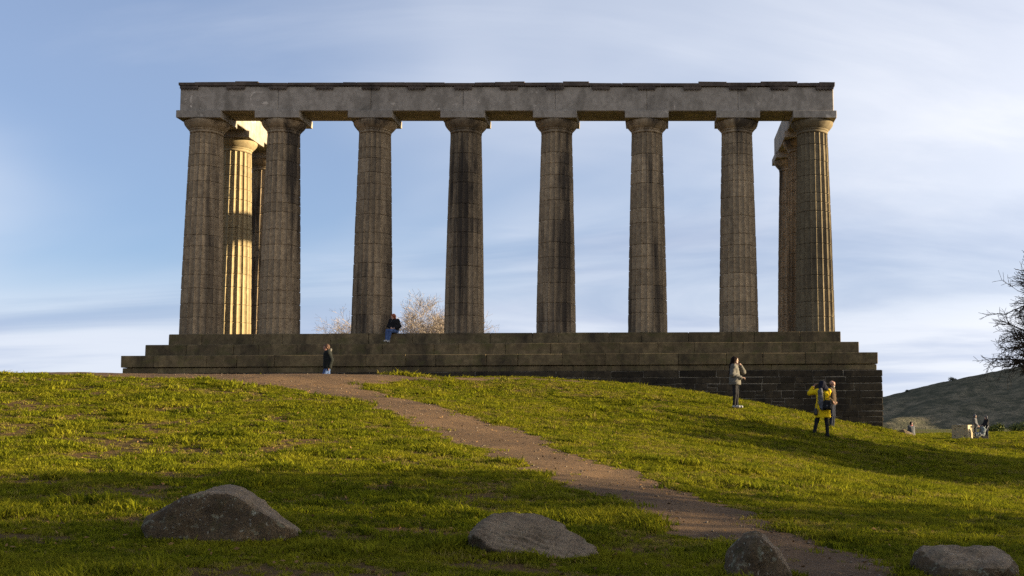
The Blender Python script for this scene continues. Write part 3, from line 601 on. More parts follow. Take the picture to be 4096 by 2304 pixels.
def bare_tree(label, loc, seed, height, trunk_h, r0, mat, levels=5, open_=0.55, droop=0.0, twig=0.012, group=None, name='bare_tree', kids=(5, 5, 5, 5), lens=0.62, l1=None, low=.62, open0=None):
    rg = random.Random(seed); trunk = []; crown = []
    def grow(p, d, ln, r, lev):
        n = 4 if lev < 3 else 3; pts = [p]; rad = [r]
        for i in range(n):
            d = (d+Vector((rg.gauss(0, .16), rg.gauss(0, .16), rg.gauss(0, .1)+(.06-droop*(lev > 1)))) ).normalized(); p = p+d*ln/n; pts.append(p); rad.append(max(twig*.7, r*(1-.62*(i+1)/n)))
        for i in range(n): (trunk if lev == 0 else crown).append((tuple(pts[i]), tuple(pts[i+1]), rad[i], rad[i+1], lev))
        if lev >= levels: return
        m = kids[min(lev, len(kids)-1)]
        for c in range(m):
            t = rg.uniform(.30 if lev else low, 1.0) if c else 1.0; i = min(int(t*n), n-1); q = pts[i].lerp(pts[i+1], t*n-i) if t < 1 else pts[-1]
            ax = Vector((rg.gauss(0, 1), rg.gauss(0, 1), rg.gauss(0, .5))); ax = (ax-d*ax.dot(d)).normalized()
            op = open_ if lev or open0 is None else open0; nd = (d*(1-min(op, 1.6)*.55)+ax*op*rg.uniform(.7, 1.3)).normalized()
            grow(q, nd, (ln*lens if lev or not l1 else l1*(1.1-.35*t if low < .5 else 1))*rg.uniform(.75, 1.25), max(twig*.8, rad[i]*rg.uniform(.5, .72)), lev+1)
    root = empty(name, loc); tag(root, label, 'tree', group)
    grow(Vector((0, 0, -.2)), Vector((rg.gauss(0, .05), rg.gauss(0, .05), 1)), trunk_h, r0, 0)
    top = max(s[1][2] for s in crown); k = height/top
    def build(nm, segs, sides):
        vs, fs = [], []; o = 0
        for lv in sorted(set(s[4] for s in segs)):
            v, f = tubes([s[:4] for s in segs if s[4] == lv], 9 if lv == 0 else 6 if lv < 2 else 4 if lv < 4 else 3)
            for row in f: fs.append(tuple(int(a)+o for a in row))
            vs.append(v*k); o += len(v)
        v = np.vstack(vs); return obj(nm, mesh(nm, v, fs), mat, root)
    build('trunk', trunk, 9); build('crown', crown, 5); return root
MAT['bark_warm'] = simple('sunlit_twigs', (0.33, 0.275, 0.22), (0.25, 0.20, 0.16), 3, .9, .2, .1)
MAT['bark_dark'] = simple('shaded_bark', (0.055, 0.042, 0.032), (0.035, 0.03, 0.025), 3, .9, .2, .1)  # dark tone holds the shade of the backlit tree at the right edge
bare_tree('tall bare tree with wide pinkish crown seen between the third and fourth columns', (-10.2, 28.5, 1.0), 21, 10.3, 6.0, .24, MAT['bark_warm'], 5, .66, -.05, .012, 'bare trees behind the monument', kids=(12, 6, 6, 5, 4), lens=.62, l1=3.0, low=.7, open0=.85)
bare_tree('smaller bare tree behind the left side of the third column', (-14.3, 27.0, 1.0), 33, 8.9, 5.4, .20, MAT['bark_warm'], 5, .66, .0, .010, 'bare trees behind the monument', kids=(9, 6, 5, 5, 4), lens=.62, l1=2.9, low=.65, open0=1.2)
bare_tree('dark bare tree with drooping twigs cut by the right edge', on(30.9, 7.5), 58, 12.9, 10.5, .27, MAT['bark_dark'], 4, .62, .05, .013, None, kids=(44, 12, 9, 6), lens=.46, l1=3.3, low=.40, open0=1.7)

def leafy(name, label, cat, loc, seed, blobs, n, leaf, cols, trunk=None, group=None):
    """crown of many small leaf faces through several lobes; blobs: (centre, radii)"""
    rg = np.random.default_rng(seed); root = empty(name, loc); tag(root, label, cat, group)
    V = []
    for (c, r), m in zip(blobs, [n//len(blobs)]*len(blobs)):
        d = rg.normal(size=(m, 3)); d /= np.linalg.norm(d, axis=1, keepdims=True); rad = rg.random(m)**.45
        p = np.array(c)+d*rad[:, None]*np.array(r)*(0.85+.3*rg.random((m, 1)))
        a = rg.normal(size=(m, 3)); a /= np.linalg.norm(a, axis=1, keepdims=True); b = np.cross(a, rg.normal(size=(m, 3))); b /= np.linalg.norm(b, axis=1, keepdims=True)
        s = leaf*rg.uniform(.5, 1.3, (m, 1)); V.append(np.stack([p-a*s, p-b*s*.5, p+a*s, p+b*s*.5], 1))
    v = np.concatenate(V).reshape(-1, 3); f = np.arange(len(v)).reshape(-1, 4)
    me = fast_mesh('crown', v, f)
    m, nt, p = newmat(name+'_leaves'); g_ = N(nt, 'ShaderNodeNewGeometry')
    L(nt, mixc(nt, g_.outputs['Random Per Island'], cols[0], cols[1]), p.inputs['Base Color']); p.inputs['Roughness'].default_value = .8
    obj('crown', me, m, root)
    if trunk:
        tv, tf = tubes([((0, 0, -.2), (0.05, 0, trunk[0]*.5), trunk[1], trunk[1]*.8), ((0.05, 0, trunk[0]*.5), (0, .05, trunk[0]), trunk[1]*.8, trunk[1]*.3)], 8)
        obj('trunk', fast_mesh('trunk', tv, tf), MAT['bark_dark'], root)
    return root
LEAF = ((0.03, 0.045, 0.012), (0.07, 0.085, 0.02))
# evergreens outside the frame, whose long shadows cover the foreground
for i, (x, y, ht) in enumerate(((42, -33.6, 11.0), (41, -38.6, 13), (43, -43.5, 13), (40, -48, 13), (42, -52.5, 12), (41, -57, 12))):
    leafy('evergreen_tree', 'dense dark evergreen tree outside the picture, '+('at the monument end', 'second from the monument end', 'third from the monument end', 'third from the near end', 'second from the near end', 'at the near end')[i]+' of the row', 'tree', on(x, y), 70+i,
          [((0, 0, ht*.28), (2.9, 2.9, ht*.26)), ((.3, .2, ht*.55), (2.7, 2.8, ht*.26)), ((-.2, .3, ht*.8), (2.0, 2.1, ht*.2))], 2000 if i == 0 else 9000, .26, LEAF, (ht*.9, .25), 'evergreens right of the view')
for i, (x, y, ht, sd0) in enumerate(((38, -17.6, 8.5, 81), (47, -13.5, 7.0, 82), (35, -20.8, 5.6, 83), (52, -20.0, 9.0, 84), (38, -31.6, 5.4, 86))):  # unseen trees; the last is added to break up the evergreens' shadow edge
    bare_tree('bare tree on the lawn outside the picture, '+('tall and second from the path', 'nearest the monument', 'lowest and second nearest the path', 'fourth from the path', 'beside the evergreens')[i], on(x, y), sd0, ht, ht*.3, .26, MAT['bark_dark'], 4, .7, 0, .05, 'bare trees right of the view', kids=(8, 6, 6, 5))
# shrubs at the far edge of the lawn and thorn bushes on the skyline of the hill
for i, (x, y, s, lab) in enumerate(((41.6, 62, .9, 'small green gorse bush at the far lawn edge, left of two'), (45.0, 63, 1.25, 'larger green gorse bush at the far lawn edge, right of two'))):
    leafy('gorse_bush', lab, 'bush', on(x, y), 90+i, [((0, 0, .4*s), (1.0*s, .8*s, .55*s)), ((.6*s, .1, .55*s), (.7*s, .6*s, .6*s)), ((-.7*s, 0, .35*s), (.7*s, .6*s, .4*s))], 1500, .1, ((0.05, 0.07, 0.015), (0.13, 0.14, 0.02)), None, 'gorse bushes')
for i, (px_x, lab, s) in enumerate(((268, 'small thorn tree on the skyline of the far hill', 2.6), (228, 'tiny thorn bush low on the skyline of the far hill', 1.6))):
    zi = HZ[np.abs(HX[:, 0]-px_x).argmin()]; j = int(np.argmax(zi/HD[0]))
    leafy('thorn_bush', lab, 'bush', (px_x, HD[0][j]-51.7, zi[j]-.5), 95+i, [((0, 0, s*.8), (s*1.1, s, s*.8)), ((s, 0, s*.5), (s, s*.8, s*.6))], 900, .4, ((0.03, 0.035, 0.02), (0.06, 0.06, 0.03)), None, 'thorn bushes on the hill')

# ------------------------------------------------------------------ figures: one continuous surface each (distance field -> surface nets)
def rcone(P, a, ra, b, rb):
    a = np.array(a); b = np.array(b); ba = b-a; L2 = max(float(ba@ba), 1e-9); pa = P-a
    t = np.clip((pa@ba)/L2, 0, 1); return np.linalg.norm(pa-t[..., None]*ba, axis=-1)-(ra+(rb-ra)*t)
def ellip(P, c, r):
    r = np.array(r); q = (P-np.array(c)); k0 = np.linalg.norm(q/r, axis=-1); k1 = np.linalg.norm(q/(r*r), axis=-1)+1e-9; return k0*(k0-1)/k1
def field_mesh(name, prims, vox, k=.02, subs=(), cuts=(), wob=0.0):
    lo = np.full(3, 1e9); hi = -lo
    def bb(p):
        if p[0] == 'c': a, ra, b, rb = p[1:5]; m = max(ra, rb); return np.minimum(a, b)-m, np.maximum(a, b)+m
        return np.array(p[1])-np.array(p[2]), np.array(p[1])+np.array(p[2])
    for p in prims: a, b = bb(p); lo = np.minimum(lo, a); hi = np.maximum(hi, b)
    lo -= vox*3; hi += vox*3; n = np.ceil((hi-lo)/vox).astype(int)+1
    F = np.full(n, 0.3)
    def sub(p, pad):
        a, b = bb(p); i0 = np.maximum(((a-pad-lo)/vox).astype(int), 0); i1 = np.minimum(((b+pad-lo)/vox).astype(int)+2, n)
        g_ = np.stack(np.meshgrid(*[lo[d]+vox*np.arange(i0[d], i1[d]) for d in range(3)], indexing='ij'), -1)
        D = rcone(g_, *p[1:5]) if p[0] == 'c' else ellip(g_, *p[1:3]); return tuple(slice(i0[d], i1[d]) for d in range(3)), D
    for p in prims:
        sl, D = sub(p, .06); A = F[sl]; kk = p[-1] if (p[0] == 'c' and len(p) > 5) or (p[0] == 'e' and len(p) > 3) else k
        hh = np.maximum(kk-np.abs(A-D), 0)/kk; F[sl] = np.minimum(A, D)-hh*hh*kk*.25
    for p in subs: sl, D = sub(p, .03); F[sl] = np.maximum(F[sl], -D)
    if cuts or wob:
        g_ = np.stack(np.meshgrid(*[lo[d]+vox*np.arange(n[d]) for d in range(3)], indexing='ij'), -1)
        if wob: F = F+wob*(np.sin(g_[..., 2]*38+g_[..., 0]*21)*np.sin(g_[..., 0]*33+g_[..., 1]*17)+.6*np.sin(g_[..., 1]*49+g_[..., 2]*57))
        for nr, c in cuts: F = np.maximum(F, g_@np.array(nr, float)-c)
    s = F < 0
    c8 = [s[i:n[0]-1+i, j:n[1]-1+j, l:n[2]-1+l] for i in (0, 1) for j in (0, 1) for l in (0, 1)]
    cnt = sum(c.astype(np.int8) for c in c8); act = (cnt > 0) & (cnt < 8); ids = np.full(act.shape, -1); I = np.argwhere(act); ids[act] = np.arange(len(I))
    pos = np.zeros((len(I), 3)); num = np.zeros(len(I)); cor = np.array([(i, j, l) for i in (0, 1) for j in (0, 1) for l in (0, 1)])
    for a in range(8):
        for b in range(a+1, 8):
            if np.abs(cor[a]-cor[b]).sum() != 1: continue
            va = F[tuple((I+cor[a]).T)]; vb = F[tuple((I+cor[b]).T)]; m = (va < 0) != (vb < 0); t = np.where(m, va/np.where(m, va-vb, 1), 0)
            pos += np.where(m[:, None], cor[a]+t[:, None]*(cor[b]-cor[a]), 0); num += m
    V = lo+vox*(I+pos/num[:, None]); faces = []
    for ax in range(3):
        o1, o2 = (ax+1) % 3, (ax+2) % 3; e1 = np.eye(3, dtype=int)
        sl0 = [slice(None)]*3; sl1 = [slice(None)]*3; sl0[ax] = slice(0, n[ax]-1); sl1[ax] = slice(1, n[ax])
        A = s[tuple(sl0)]; B = s[tuple(sl1)]; E = np.argwhere(A != B); E = E[(E[:, o1] > 0) & (E[:, o2] > 0) & (E[:, o1] < n[o1]-1) & (E[:, o2] < n[o2]-1)]
        ins = A[tuple(E.T)]; q = [ids[tuple((E-e1[o1]-e1[o2]).T)], ids[tuple((E-e1[o2]).T)], ids[tuple(E.T)], ids[tuple((E-e1[o1]).T)]]
        q = np.stack(q, 1); q[~ins] = q[~ins][:, ::-1]; faces.append(q)
    return fast_mesh(name, V, np.vstack(faces))
V3 = lambda *a: np.array(a, float)
SKIN = simple('skin', (0.36, 0.20, 0.145), (0.32, 0.165, 0.115), 20, .6, .05, .3)
SKIN2 = simple('skin_pale', (0.42, 0.27, 0.21), (0.37, 0.23, 0.175), 20, .6, .05, .3)
BLACK = simple('eye_dark', (0.012, 0.01, 0.01), None, 5, .3, 0, .5)
def joints(**kw):
    J = dict(pel=V3(0, 0, .94), wai=V3(0, 0, 1.07), che=V3(0, .01, 1.27), nek=V3(0, .01, 1.44), hed=V3(0, -.015, 1.575))
    for sd_, k in ((1, 'L'), (-1, 'R')):
        J['sh'+k] = V3(.165*sd_, .01, 1.38); J['el'+k] = V3(.215*sd_, .03, 1.10); J['wr'+k] = V3(.215*sd_, -.05, .86)
        J['hi'+k] = V3(.085*sd_, 0, .90); J['kn'+k] = V3(.095*sd_, -.015, .49); J['an'+k] = V3(.10*sd_, .02, .085); J['to'+k] = V3(.115*sd_, -.15, .035)
    for k, v in kw.items(): J[k] = V3(*v)
    return J
def unit(v): return v/(np.linalg.norm(v)+1e-9)
def rz2(v, a): c, s_ = math.cos(a), math.sin(a); return V3(v[0]*c-v[1]*s_, v[0]*s_+v[1]*c, v[2])
def P_legs(J, t=.082, kn=.054, an=.036, ks='LR'):
    o = []
    for k in ks: o += [('c', J['hi'+k], t, J['kn'+k], kn), ('c', J['kn'+k], kn*1.0, J['an'+k], an)]
    return o
def P_torso(J, g_=0.0):
    w = unit(J['shL']-J['shR']); o = []
    for q in (-1, 1): o += [('c', J['pel']+w*q*.055, .112+g_, J['wai']+w*q*.045, .100+g_, .05), ('c', J['wai']+w*q*.045, .100+g_, J['che']+w*q*.07, .108+g_, .05)]
    o += [('c', J['shL'], .055+g_, J['shR'], .055+g_, .06), ('c', J['hiL'], .10+g_, J['hiR'], .10+g_, .05)]; return o
def P_arm(J, k, a=.047, b=.040, c=.027): return [('c', J['sh'+k], a+.006, J['el'+k], b), ('c', J['el'+k], b, J['wr'+k], c)]
def P_hand(J, k, fwd=None, curl=.5, sc=1.0):
    w = J['wr'+k]; d = unit(fwd if fwd is not None else w-J['el'+k]); ref = V3(0, 0, 1) if abs(d[2]) < .8 else V3(0, -1, 0)
    sd_ = unit(np.cross(d, ref)); nr = np.cross(sd_, d); o = [('c', w, .024*sc, w+d*.035*sc, .027*sc)]
    for q in (-1, 1): o.append(('c', w+d*.03*sc+sd_*.012*q, .021*sc, w+d*.085*sc+sd_*.022*q, .015*sc, .012))
    for i, ln in enumerate((.066, .078, .074, .058)):
        b = w+d*.088*sc+sd_*(.030-.02*i)*sc; m = b+(d*math.cos(curl*.6)-nr*math.sin(curl*.6))*ln*.5*sc; e = m+(d*math.cos(curl*1.6)-nr*math.sin(curl*1.6))*ln*.5*sc
        o += [('c', b, .0098*sc, m, .009*sc, .004), ('c', m, .009*sc, e, .0075*sc, .004)]
    tb = w+d*.035*sc+sd_*.028*sc; tm = tb+unit(d*.6+sd_*.7-nr*.3)*.038*sc; te = tm+unit(d*.9+sd_*.2-nr*.4)*.03*sc
    return o+[('c', tb, .014*sc, tm, .011*sc, .008), ('c', tm, .011*sc, te, .008*sc, .005)]
def P_head(J, yaw, pitch=0.0):
    """head looking along -Y turned by yaw (radians)"""
    H = J['hed']; f = rz2(V3(0, -1, 0), yaw)*math.cos(pitch)+V3(0, 0, math.sin(pitch)); sd_ = rz2(V3(1, 0, 0), yaw); u = np.cross(sd_, -f)*-1; u = unit(V3(0, 0, 1)-f*f[2])
    o = [('c', J['nek'], .052, H-V3(0, 0, .06), .048), ('c', H+u*.035-f*.018, .082, H+u*.03+f*.022, .072), ('c', H+u*.02+f*.02, .07, H-u*.065+f*.045, .040), ('c', H-u*.075+f*.055, .028, H-u*.07+f*.05, .03),
         ('c', H+u*.008+f*.088, .010, H-u*.026+f*.106, .0135, .012), ('c', H-u*.062+f*.083, .014, H-u*.058+f*.084, .014, .012)]
    for q in (-1, 1): o += [('c', H-u*.012+sd_*q*.078-f*.008, .013, H+u*.016+sd_*q*.082-f*.014, .016, .006), ('c', H+u*.012+f*.078+sd_*q*.018, .010, H+u*.016+f*.072+sd_*q*.045, .010, .012)]
    subs = [('c', H-u*.004+f*.097+sd_*q*.030, .011, H-u*.004+f*.095+sd_*q*.034, .011) for q in (-1, 1)]
    eyes = [H-u*.004+f*.081+sd_*q*.031 for q in (-1, 1)]
    return o, subs, eyes, f, sd_, u
def sphere_me(name, r):
    bm = bmesh.new(); bmesh.ops.create_uvsphere(bm, u_segments=8, v_segments=6, radius=r); return bm_mesh(name, bm)
EYE_ME = sphere_me('eye', .0115); EYE_ME.materials.append(BLACK)
def person(label, loc, rz, J, yaw, skin, vox, clothes, pitch=0.0, hands=('L', 'R'), fwd={}, curl={}, sc=1.0, group=None):
    root = empty('person', loc, rz); root.scale = (sc, sc, sc); tag(root, label, 'person', group)
    hp, hs_, eyes, f, sd_, u = P_head(J, yaw, pitch)
    pr = P_legs(J)+P_torso(J)
    for k in 'LR':
        pr += [('c', J['an'+k]-V3(0, 0, .03), .036, J['to'+k], .028)]+P_arm(J, k)
        if k in hands: pr += P_hand(J, k, fwd.get(k), curl.get(k, .5))
    obj('body', field_mesh('body', pr+hp, vox, .03, hs_), skin, root, smooth=True)
    for e in eyes: obj('eye', EYE_ME, None, root, tuple(e))
    C = dict(J=J, f=f, s=sd_, u=u, H=J['hed'])
    for nm, mat, prims, kw in clothes(C): obj(nm, field_mesh(nm, prims, kw.pop('vox', vox), kw.pop('k', .035), **kw), mat, root, smooth=True)
    return root
def shoes(J, mat, g_=.0):
    return [('shoe', mat, [('c', J['an'+k]-V3(0, 0, .02), .047+g_, J['an'+k]-V3(0, 0, .04)-unit(J['to'+k]-J['an'+k])*.02, .046+g_), ('c', J['an'+k]-V3(0, 0, .035), .046+g_, J['to'+k]+V3(0, 0, .006), .040+g_)], dict(cuts=[((0, 0, -1), -(min(J['to'+k][2], J['an'+k][2]-.05)-.034))])) for k in 'LR']
def trousers(J, mat, lo=.095, t=.097, kn=.072, an=.055, g_=.014, top=None):
    pr = P_legs(J, t, kn, an)+[('c', J['hiL'], .115+g_*.3, J['hiR'], .115+g_*.3, .06), ('c', J['pel'], .12, J['pel']+V3(0, 0, .08), .115)]
    return ('trousers', mat, pr, dict(wob=.003, cuts=[]))
def sleeve(J, k, a, b, c): return [('c', J['sh'+k], a, J['el'+k], b, .03), ('c', J['el'+k], b, J['wr'+k]-unit(J['wr'+k]-J['el'+k])*.03, c, .03)]
def hair_cap(C, r=.100, back=.0):
    H, f, u = C['H'], C['f'], C['u']; return [('c', H+u*.045-f*.025, r-.002, H+u*.04+f*.012, r-.014), ('c', H+u*.02-f*.035, r-.012, H-u*.04-f*.04, r-.028)]
def face_cut(C, up=.03): H, f, u = C['H'], C['f'], C['u']; return [('e', H-u*.045+f*.10, (.085, .085, .085+up))]
def cloth(name, c, sc=45, rough=.9): return simple(name, c, tuple(x*.72 for x in c), sc, rough, .35, .12)
DENIM = cloth('blue_denim', (0.065, 0.105, 0.22)); DKDENIM = cloth('dark_denim', (0.02, 0.024, 0.038)); BLK = cloth('black_cloth', (0.016, 0.016, 0.018)); CHAR = cloth('charcoal_jeans', (0.022, 0.021, 0.022))
GREY = cloth('grey_wool', (0.13, 0.122, 0.105)); YEL = cloth('yellow_coat', (0.68, 0.46, 0.008)); PUFF = cloth('puffer_cloth', (0.016, 0.018, 0.016)); WHITE = cloth('white_leather', (0.40, 0.39, 0.36), 30, .6)
BROWN = cloth('brown_jacket', (0.065, 0.045, 0.027)); NAVY = cloth('navy_hood', (0.010, 0.010, 0.018)); SCARF = cloth('grey_knit', (0.10, 0.10, 0.11)); RED = simple('red_hair', (0.30, 0.075, 0.025), (0.19, 0.05, 0.02), 30, .55, .3, .3)
DHAIR = simple('dark_brown_hair', (0.014, 0.007, 0.005), (0.009, 0.005, 0.004), 30, .7, .3, .08); BEARD = simple('grey_beard', (0.42, 0.38, 0.34), None, 40, .8, .3, .2); BHAIR = simple('brown_hair', (0.085, 0.045, 0.028), None, 40, .7, .3, .2)
LGREY = cloth('pale_grey_cloth', (0.10, 0.103, 0.11)); PINK = cloth('pink_scarf', (0.55, 0.16, 0.15)); TAN = cloth('tan_leather', (0.42, 0.27, 0.13)); STRIPE = cloth('pram_cloth', (0.15, 0.18, 0.19)); STRIPE2 = cloth('pale_stripe', (0.34, 0.35, 0.34))

# woman in a grey coat: profile to the right, one forearm raised, one hand at the waist
def f_grey():
    J = joints(elL=(.19, -.26, 1.20), wrL=(.05, -.19, 1.41), elR=(-.225, .05, 1.10), wrR=(-.10, -.24, .985), anL=(.10, -.04, .085), toL=(.115, -.21, .035), knL=(.09, -.045, .49))
    def cl(C):
        out = [('coat', GREY, P_torso(J, .045)+[('c', J['pel']+V3(0, 0, .05), .165, V3(0, 0, .80), .185, .08), ('c', V3(.05, 0, .95), .15, V3(.06, -.01, .78), .15, .08), ('c', V3(-.05, 0, .95), .15, V3(-.06, -.01, .78), .15, .08)]+sleeve(J, 'L', .085, .085, .062)+sleeve(J, 'R', .085, .085, .062)+[('c', J['nek']-V3(0, 0, .03), .072, J['nek']-V3(0, .01, .08), .10)], dict(wob=.005, cuts=[((0, 0, -1), -.765), ((0, 0, 1), 1.455)])),
               trousers(J, CHAR, t=.09, kn=.068, an=.050)]
        H = C['H']
        out += [('hair', DHAIR, hair_cap(C)+[('c', H+V3(0, .055, .01), .088, V3(.0, .105, 1.38), .085), ('c', V3(0, .105, 1.38), .085, V3(.0, .155, 1.13), .05), ('c', H+V3(.05, .02, 0), .05, V3(.06, .06, 1.40), .04), ('c', H+V3(-.05, .02, 0), .05, V3(-.06, .06, 1.40), .04)], dict(subs=face_cut(C), wob=.003))]
        return out+shoes(J, WHITE)
    x, y = 9.46, -15.67
    r = person('woman with long dark hair and loose grey coat standing on the slope', on(x, y, .02), R_(78), J, R_(4), SKIN2, .008, cl, fwd={'L': V3(-.7, .2, .5), 'R': V3(.5, -.8, .1)}, curl={'L': .9, 'R': 1.1}, sc=.985)
    for k in 'LR':
        a, t = J['an'+k], J['to'+k]; d = unit(V3(t[0]-a[0], t[1]-a[1], 0))
        obj('shoe_panel', field_mesh('shoe_panel', [('c', a-V3(0, 0, .012)-d*.01, .049, a-V3(0, 0, .03)+d*.05, .046)], .008, .02, cuts=[((0, 0, -1), -.04)]), BLK, r, smooth=True)
f_grey()
# person in a yellow coat, back to the camera, left hand up at a dark hood, scarf down the back
def f_yellow():
    J = joints(hiL=(.09, 0, .90), knL=(.19, -.03, .50), anL=(.30, .03, .10), toL=(.37, -.11, .05), knR=(-.11, -.02, .49), anR=(-.12, .03, .07), toR=(-.11, -.14, .02),
               elL=(.39, -.10, 1.33), wrL=(.27, -.20, 1.52), elR=(-.16, -.22, 1.22), wrR=(-.06, -.36, 1.42), hed=(.0, -.06, 1.56))
    def cl(C):
        H = C['H']
        sk = [('c', V3(q*.06, .0, 1.0), .135, V3(q*.085, .0, .60), .152, .08) for q in (-1, 1)]
        out = [('coat', YEL, P_torso(J, .04)+sk+sleeve(J, 'L', .078, .070, .056)+sleeve(J, 'R', .078, .070, .056)+[('c', J['nek']-V3(0, 0, .03), .072, J['nek']-V3(0, .01, .08), .10)], dict(wob=.004, cuts=[((0, 0, -1), -.585), ((0, 0, 1), 1.60)])),
               trousers(J, BLK, t=.092, kn=.066, an=.050),
               ('hood', NAVY, [('c', H+V3(0, .0, .035), .125, H+V3(0, .03, -.06), .125), ('c', H+V3(.03, .07, -.08), .115, H+V3(-.06, .06, -.12), .125, .05)], dict(wob=.006, subs=[('e', H+V3(0, -.12, -.03), (.08, .09, .11))])),
               ('scarf', SCARF, [('c', V3(.10, .16, 1.42), .06, V3(.085, .175, 1.05), .065), ('c', V3(.14, .15, 1.40), .05, V3(.125, .17, 1.02), .055), ('c', V3(.085, .175, 1.05), .065, V3(.055, .19, .86), .055), ('c', V3(.125, .17, 1.02), .055, V3(.095, .185, .88), .05)], dict(wob=.005))]
        return out+shoes(J, BLK, .006)
    x, y = 11.94, -18.37
    r = person('person in a bright yellow coat and dark hood with back turned, one hand raised', on(x, y, .0), R_(184), J, 0.1, SKIN, .008, cl, fwd={'L': V3(-.6, .1, .75)}, curl={'L': .5}, sc=.985)
    return r, x, y
ry, yx, yy = f_yellow()
def place_on(parent_obj, p):          # a point in a figure's own frame -> world
    s_ = parent_obj.scale[0]; q = rz2(V3(*p)*s_, parent_obj.rotation_euler[2]); return (q[0]+parent_obj.location[0], q[1]+parent_obj.location[1], q[2]+parent_obj.location[2])
def backpack():
    root = empty('backpack', place_on(ry, (-.085, .19, .80)), R_(184)); tag(root, 'small black leather backpack hanging low on the back of the yellow coat', 'backpack')
    obj('pouch', field_mesh('pouch', [('c', V3(q*.065, .05, .09), .085, V3(q*.05, .045, .235), .075, .05) for q in (-1, 1)], .008, .04, cuts=[((0, 0, -1), 0.0)]), simple('black_leather', (0.008, 0.008, 0.008), None, 30, .65, .2, .15), root, smooth=True)
    obj('front_pocket', field_mesh('front_pocket', [('c', V3(q*.055, .10, .07), .055, V3(q*.05, .10, .12), .05, .04) for q in (-1, 1)], .008, .03), bpy.data.materials['black_leather'], root, smooth=True)
    def strap(nm, pts, r_): 
        v, f = tubes([(pts[i], pts[i+1], r_, r_) for i in range(len(pts)-1)], 6); obj(nm, fast_mesh(nm, v, f), BLK, root)
    strap('handle', [(-.03, .02, .29), (-.03, .02, .345), (0, .02, .365), (.03, .02, .345), (.03, .02, .29)], .008)
    for q in (-1, 1): strap('strap', [(q*.06, -.01, .28), (q*.075, -.025, .45), (q*.085, -.04, .58), (q*.09, -.12, .63)], .012)
    obj('buckle', field_mesh('buckle', [('c', V3(.02, .15, .15), .012, V3(.06, .145, .13), .008), ('c', V3(.045, .15, .15), .008, V3(.03, .15, .115), .008)], .005), LGREY, root, smooth=True)
backpack()
def handbag():
    root = empty('shoulder_bag', place_on(ry, (.235, .02, .63)), R_(184)); tag(root, 'dark shoulder bag hanging at the left hip of the yellow coat', 'bag')
    obj('pouch', field_mesh('pouch', [('c', V3(0, q*.07, .06), .045, V3(0, q*.06, .20), .038, .03) for q in (-1, 1)], .008, .03), simple('dark_brown_leather', (0.02, 0.016, 0.012), None, 30, .45, .2, .4), root, smooth=True)
    v, f = tubes([((0, -.06, .22), (-.04, -.01, .45), .007, .007), ((-.04, -.01, .45), (-.07, .04, .72), .007, .007), ((0, .07, .22), (-.045, .09, .45), .007, .007), ((-.045, .09, .45), (-.075, .09, .72), .007, .007)], 6); obj('strap', fast_mesh('strap', v, f), TAN, root)
    v, f = tubes([((-.035, .10, .20), (-.09, .11, .06), .009, .009)], 6); obj('trim', fast_mesh('trim', v, f), TAN, root)
handbag()
# bald man behind, turned to the right, hand at the hip
def f_bald():
    J = joints(elL=(.17, .20, 1.14), wrL=(.20, -.03, .99), elR=(-.26, .10, 1.12), wrR=(-.20, -.10, .96), hed=(0, -.03, 1.575))
    def cl(C):
        H, f, u = C['H'], C['f'], C['u']
        return [('jacket', BROWN, P_torso(J, .035)+sleeve(J, 'L', .075, .07, .055)+sleeve(J, 'R', .075, .07, .055), dict(wob=.004, cuts=[((0, 0, -1), -.86)])), trousers(J, DKDENIM),
                ('collar', BLK, [('c', J['nek']-V3(0, 0, .02), .074, J['nek']+V3(0, 0, .03), .070), ('c', J['nek']+V3(0, -.03, -.03), .07, V3(0, -.07, 1.25), .07)], dict()),
                ('beard', BEARD, [('c', H-u*.075+f*.05, .048, H-u*.05+f*.055, .048)], dict(subs=[('e', H-u*.02+f*.06, (.05, .05, .045))]))]+shoes(J, BLK)
    person('bald man with grey beard and brown jacket beside the foundation wall', on(13.25, -11.67), R_(62), J, R_(6), SKIN, .009, cl, pitch=-.15, curl={'L': 1.0, 'R': .8}, sc=1.03)
f_bald()
# man in a puffer jacket walking left behind the brow of the hill
def f_puffer():
    J = joints(elL=(.20, .13, 1.12), wrL=(.17, .06, .88), elR=(-.24, .05, 1.11), wrR=(-.22, -.06, .88), knL=(.09, -.13, .52), anL=(.09, -.16, .09), toL=(.1, -.33, .04), knR=(-.09, .03, .50), anR=(-.09, .22, .13), toR=(-.1, .06, .04), hed=(0, -.05, 1.565))
    def cl(C):
        rolls = []
        for k in range(6):
            z = .90+.085*k; rolls += [('c', V3(-.08, 0, z), .155, V3(.08, 0, z), .155, .012)]
        arms = []
        for k in 'LR':
            for a, b in (('sh', 'el'), ('el', 'wr')):
                for t in (.12, .40, .68, .92): c = J[a+k]*(1-t)+J[b+k]*t; arms.append(('c', c, .078, c+V3(0, 0, .012), .078, .012))
        out = [('jacket', PUFF, rolls+arms+[('c', J['shL'], .085, J['shR'], .085, .04), ('c', J['nek']-V3(0, 0, .06), .095, J['nek']+V3(0, .02, .0), .085)], dict(k=.012, cuts=[((0, 0, -1), -.80)])),
               ('collar_hood', GREY, [('c', J['nek']+V3(0, .07, .03), .06, J['nek']+V3(0, .085, .065), .05)], {}), trousers(J, DENIM),
               ('hair', BHAIR, hair_cap(C, .096), dict(subs=face_cut(C, .05)))]
        return out+shoes(J, WHITE)
    person('man in a dark puffer jacket walking left behind the brow of the hill', on(-4.96, -11.7, .0), R_(-72), J, R_(8), SKIN, .009, cl, pitch=-.1, sc=1.0)
f_puffer()
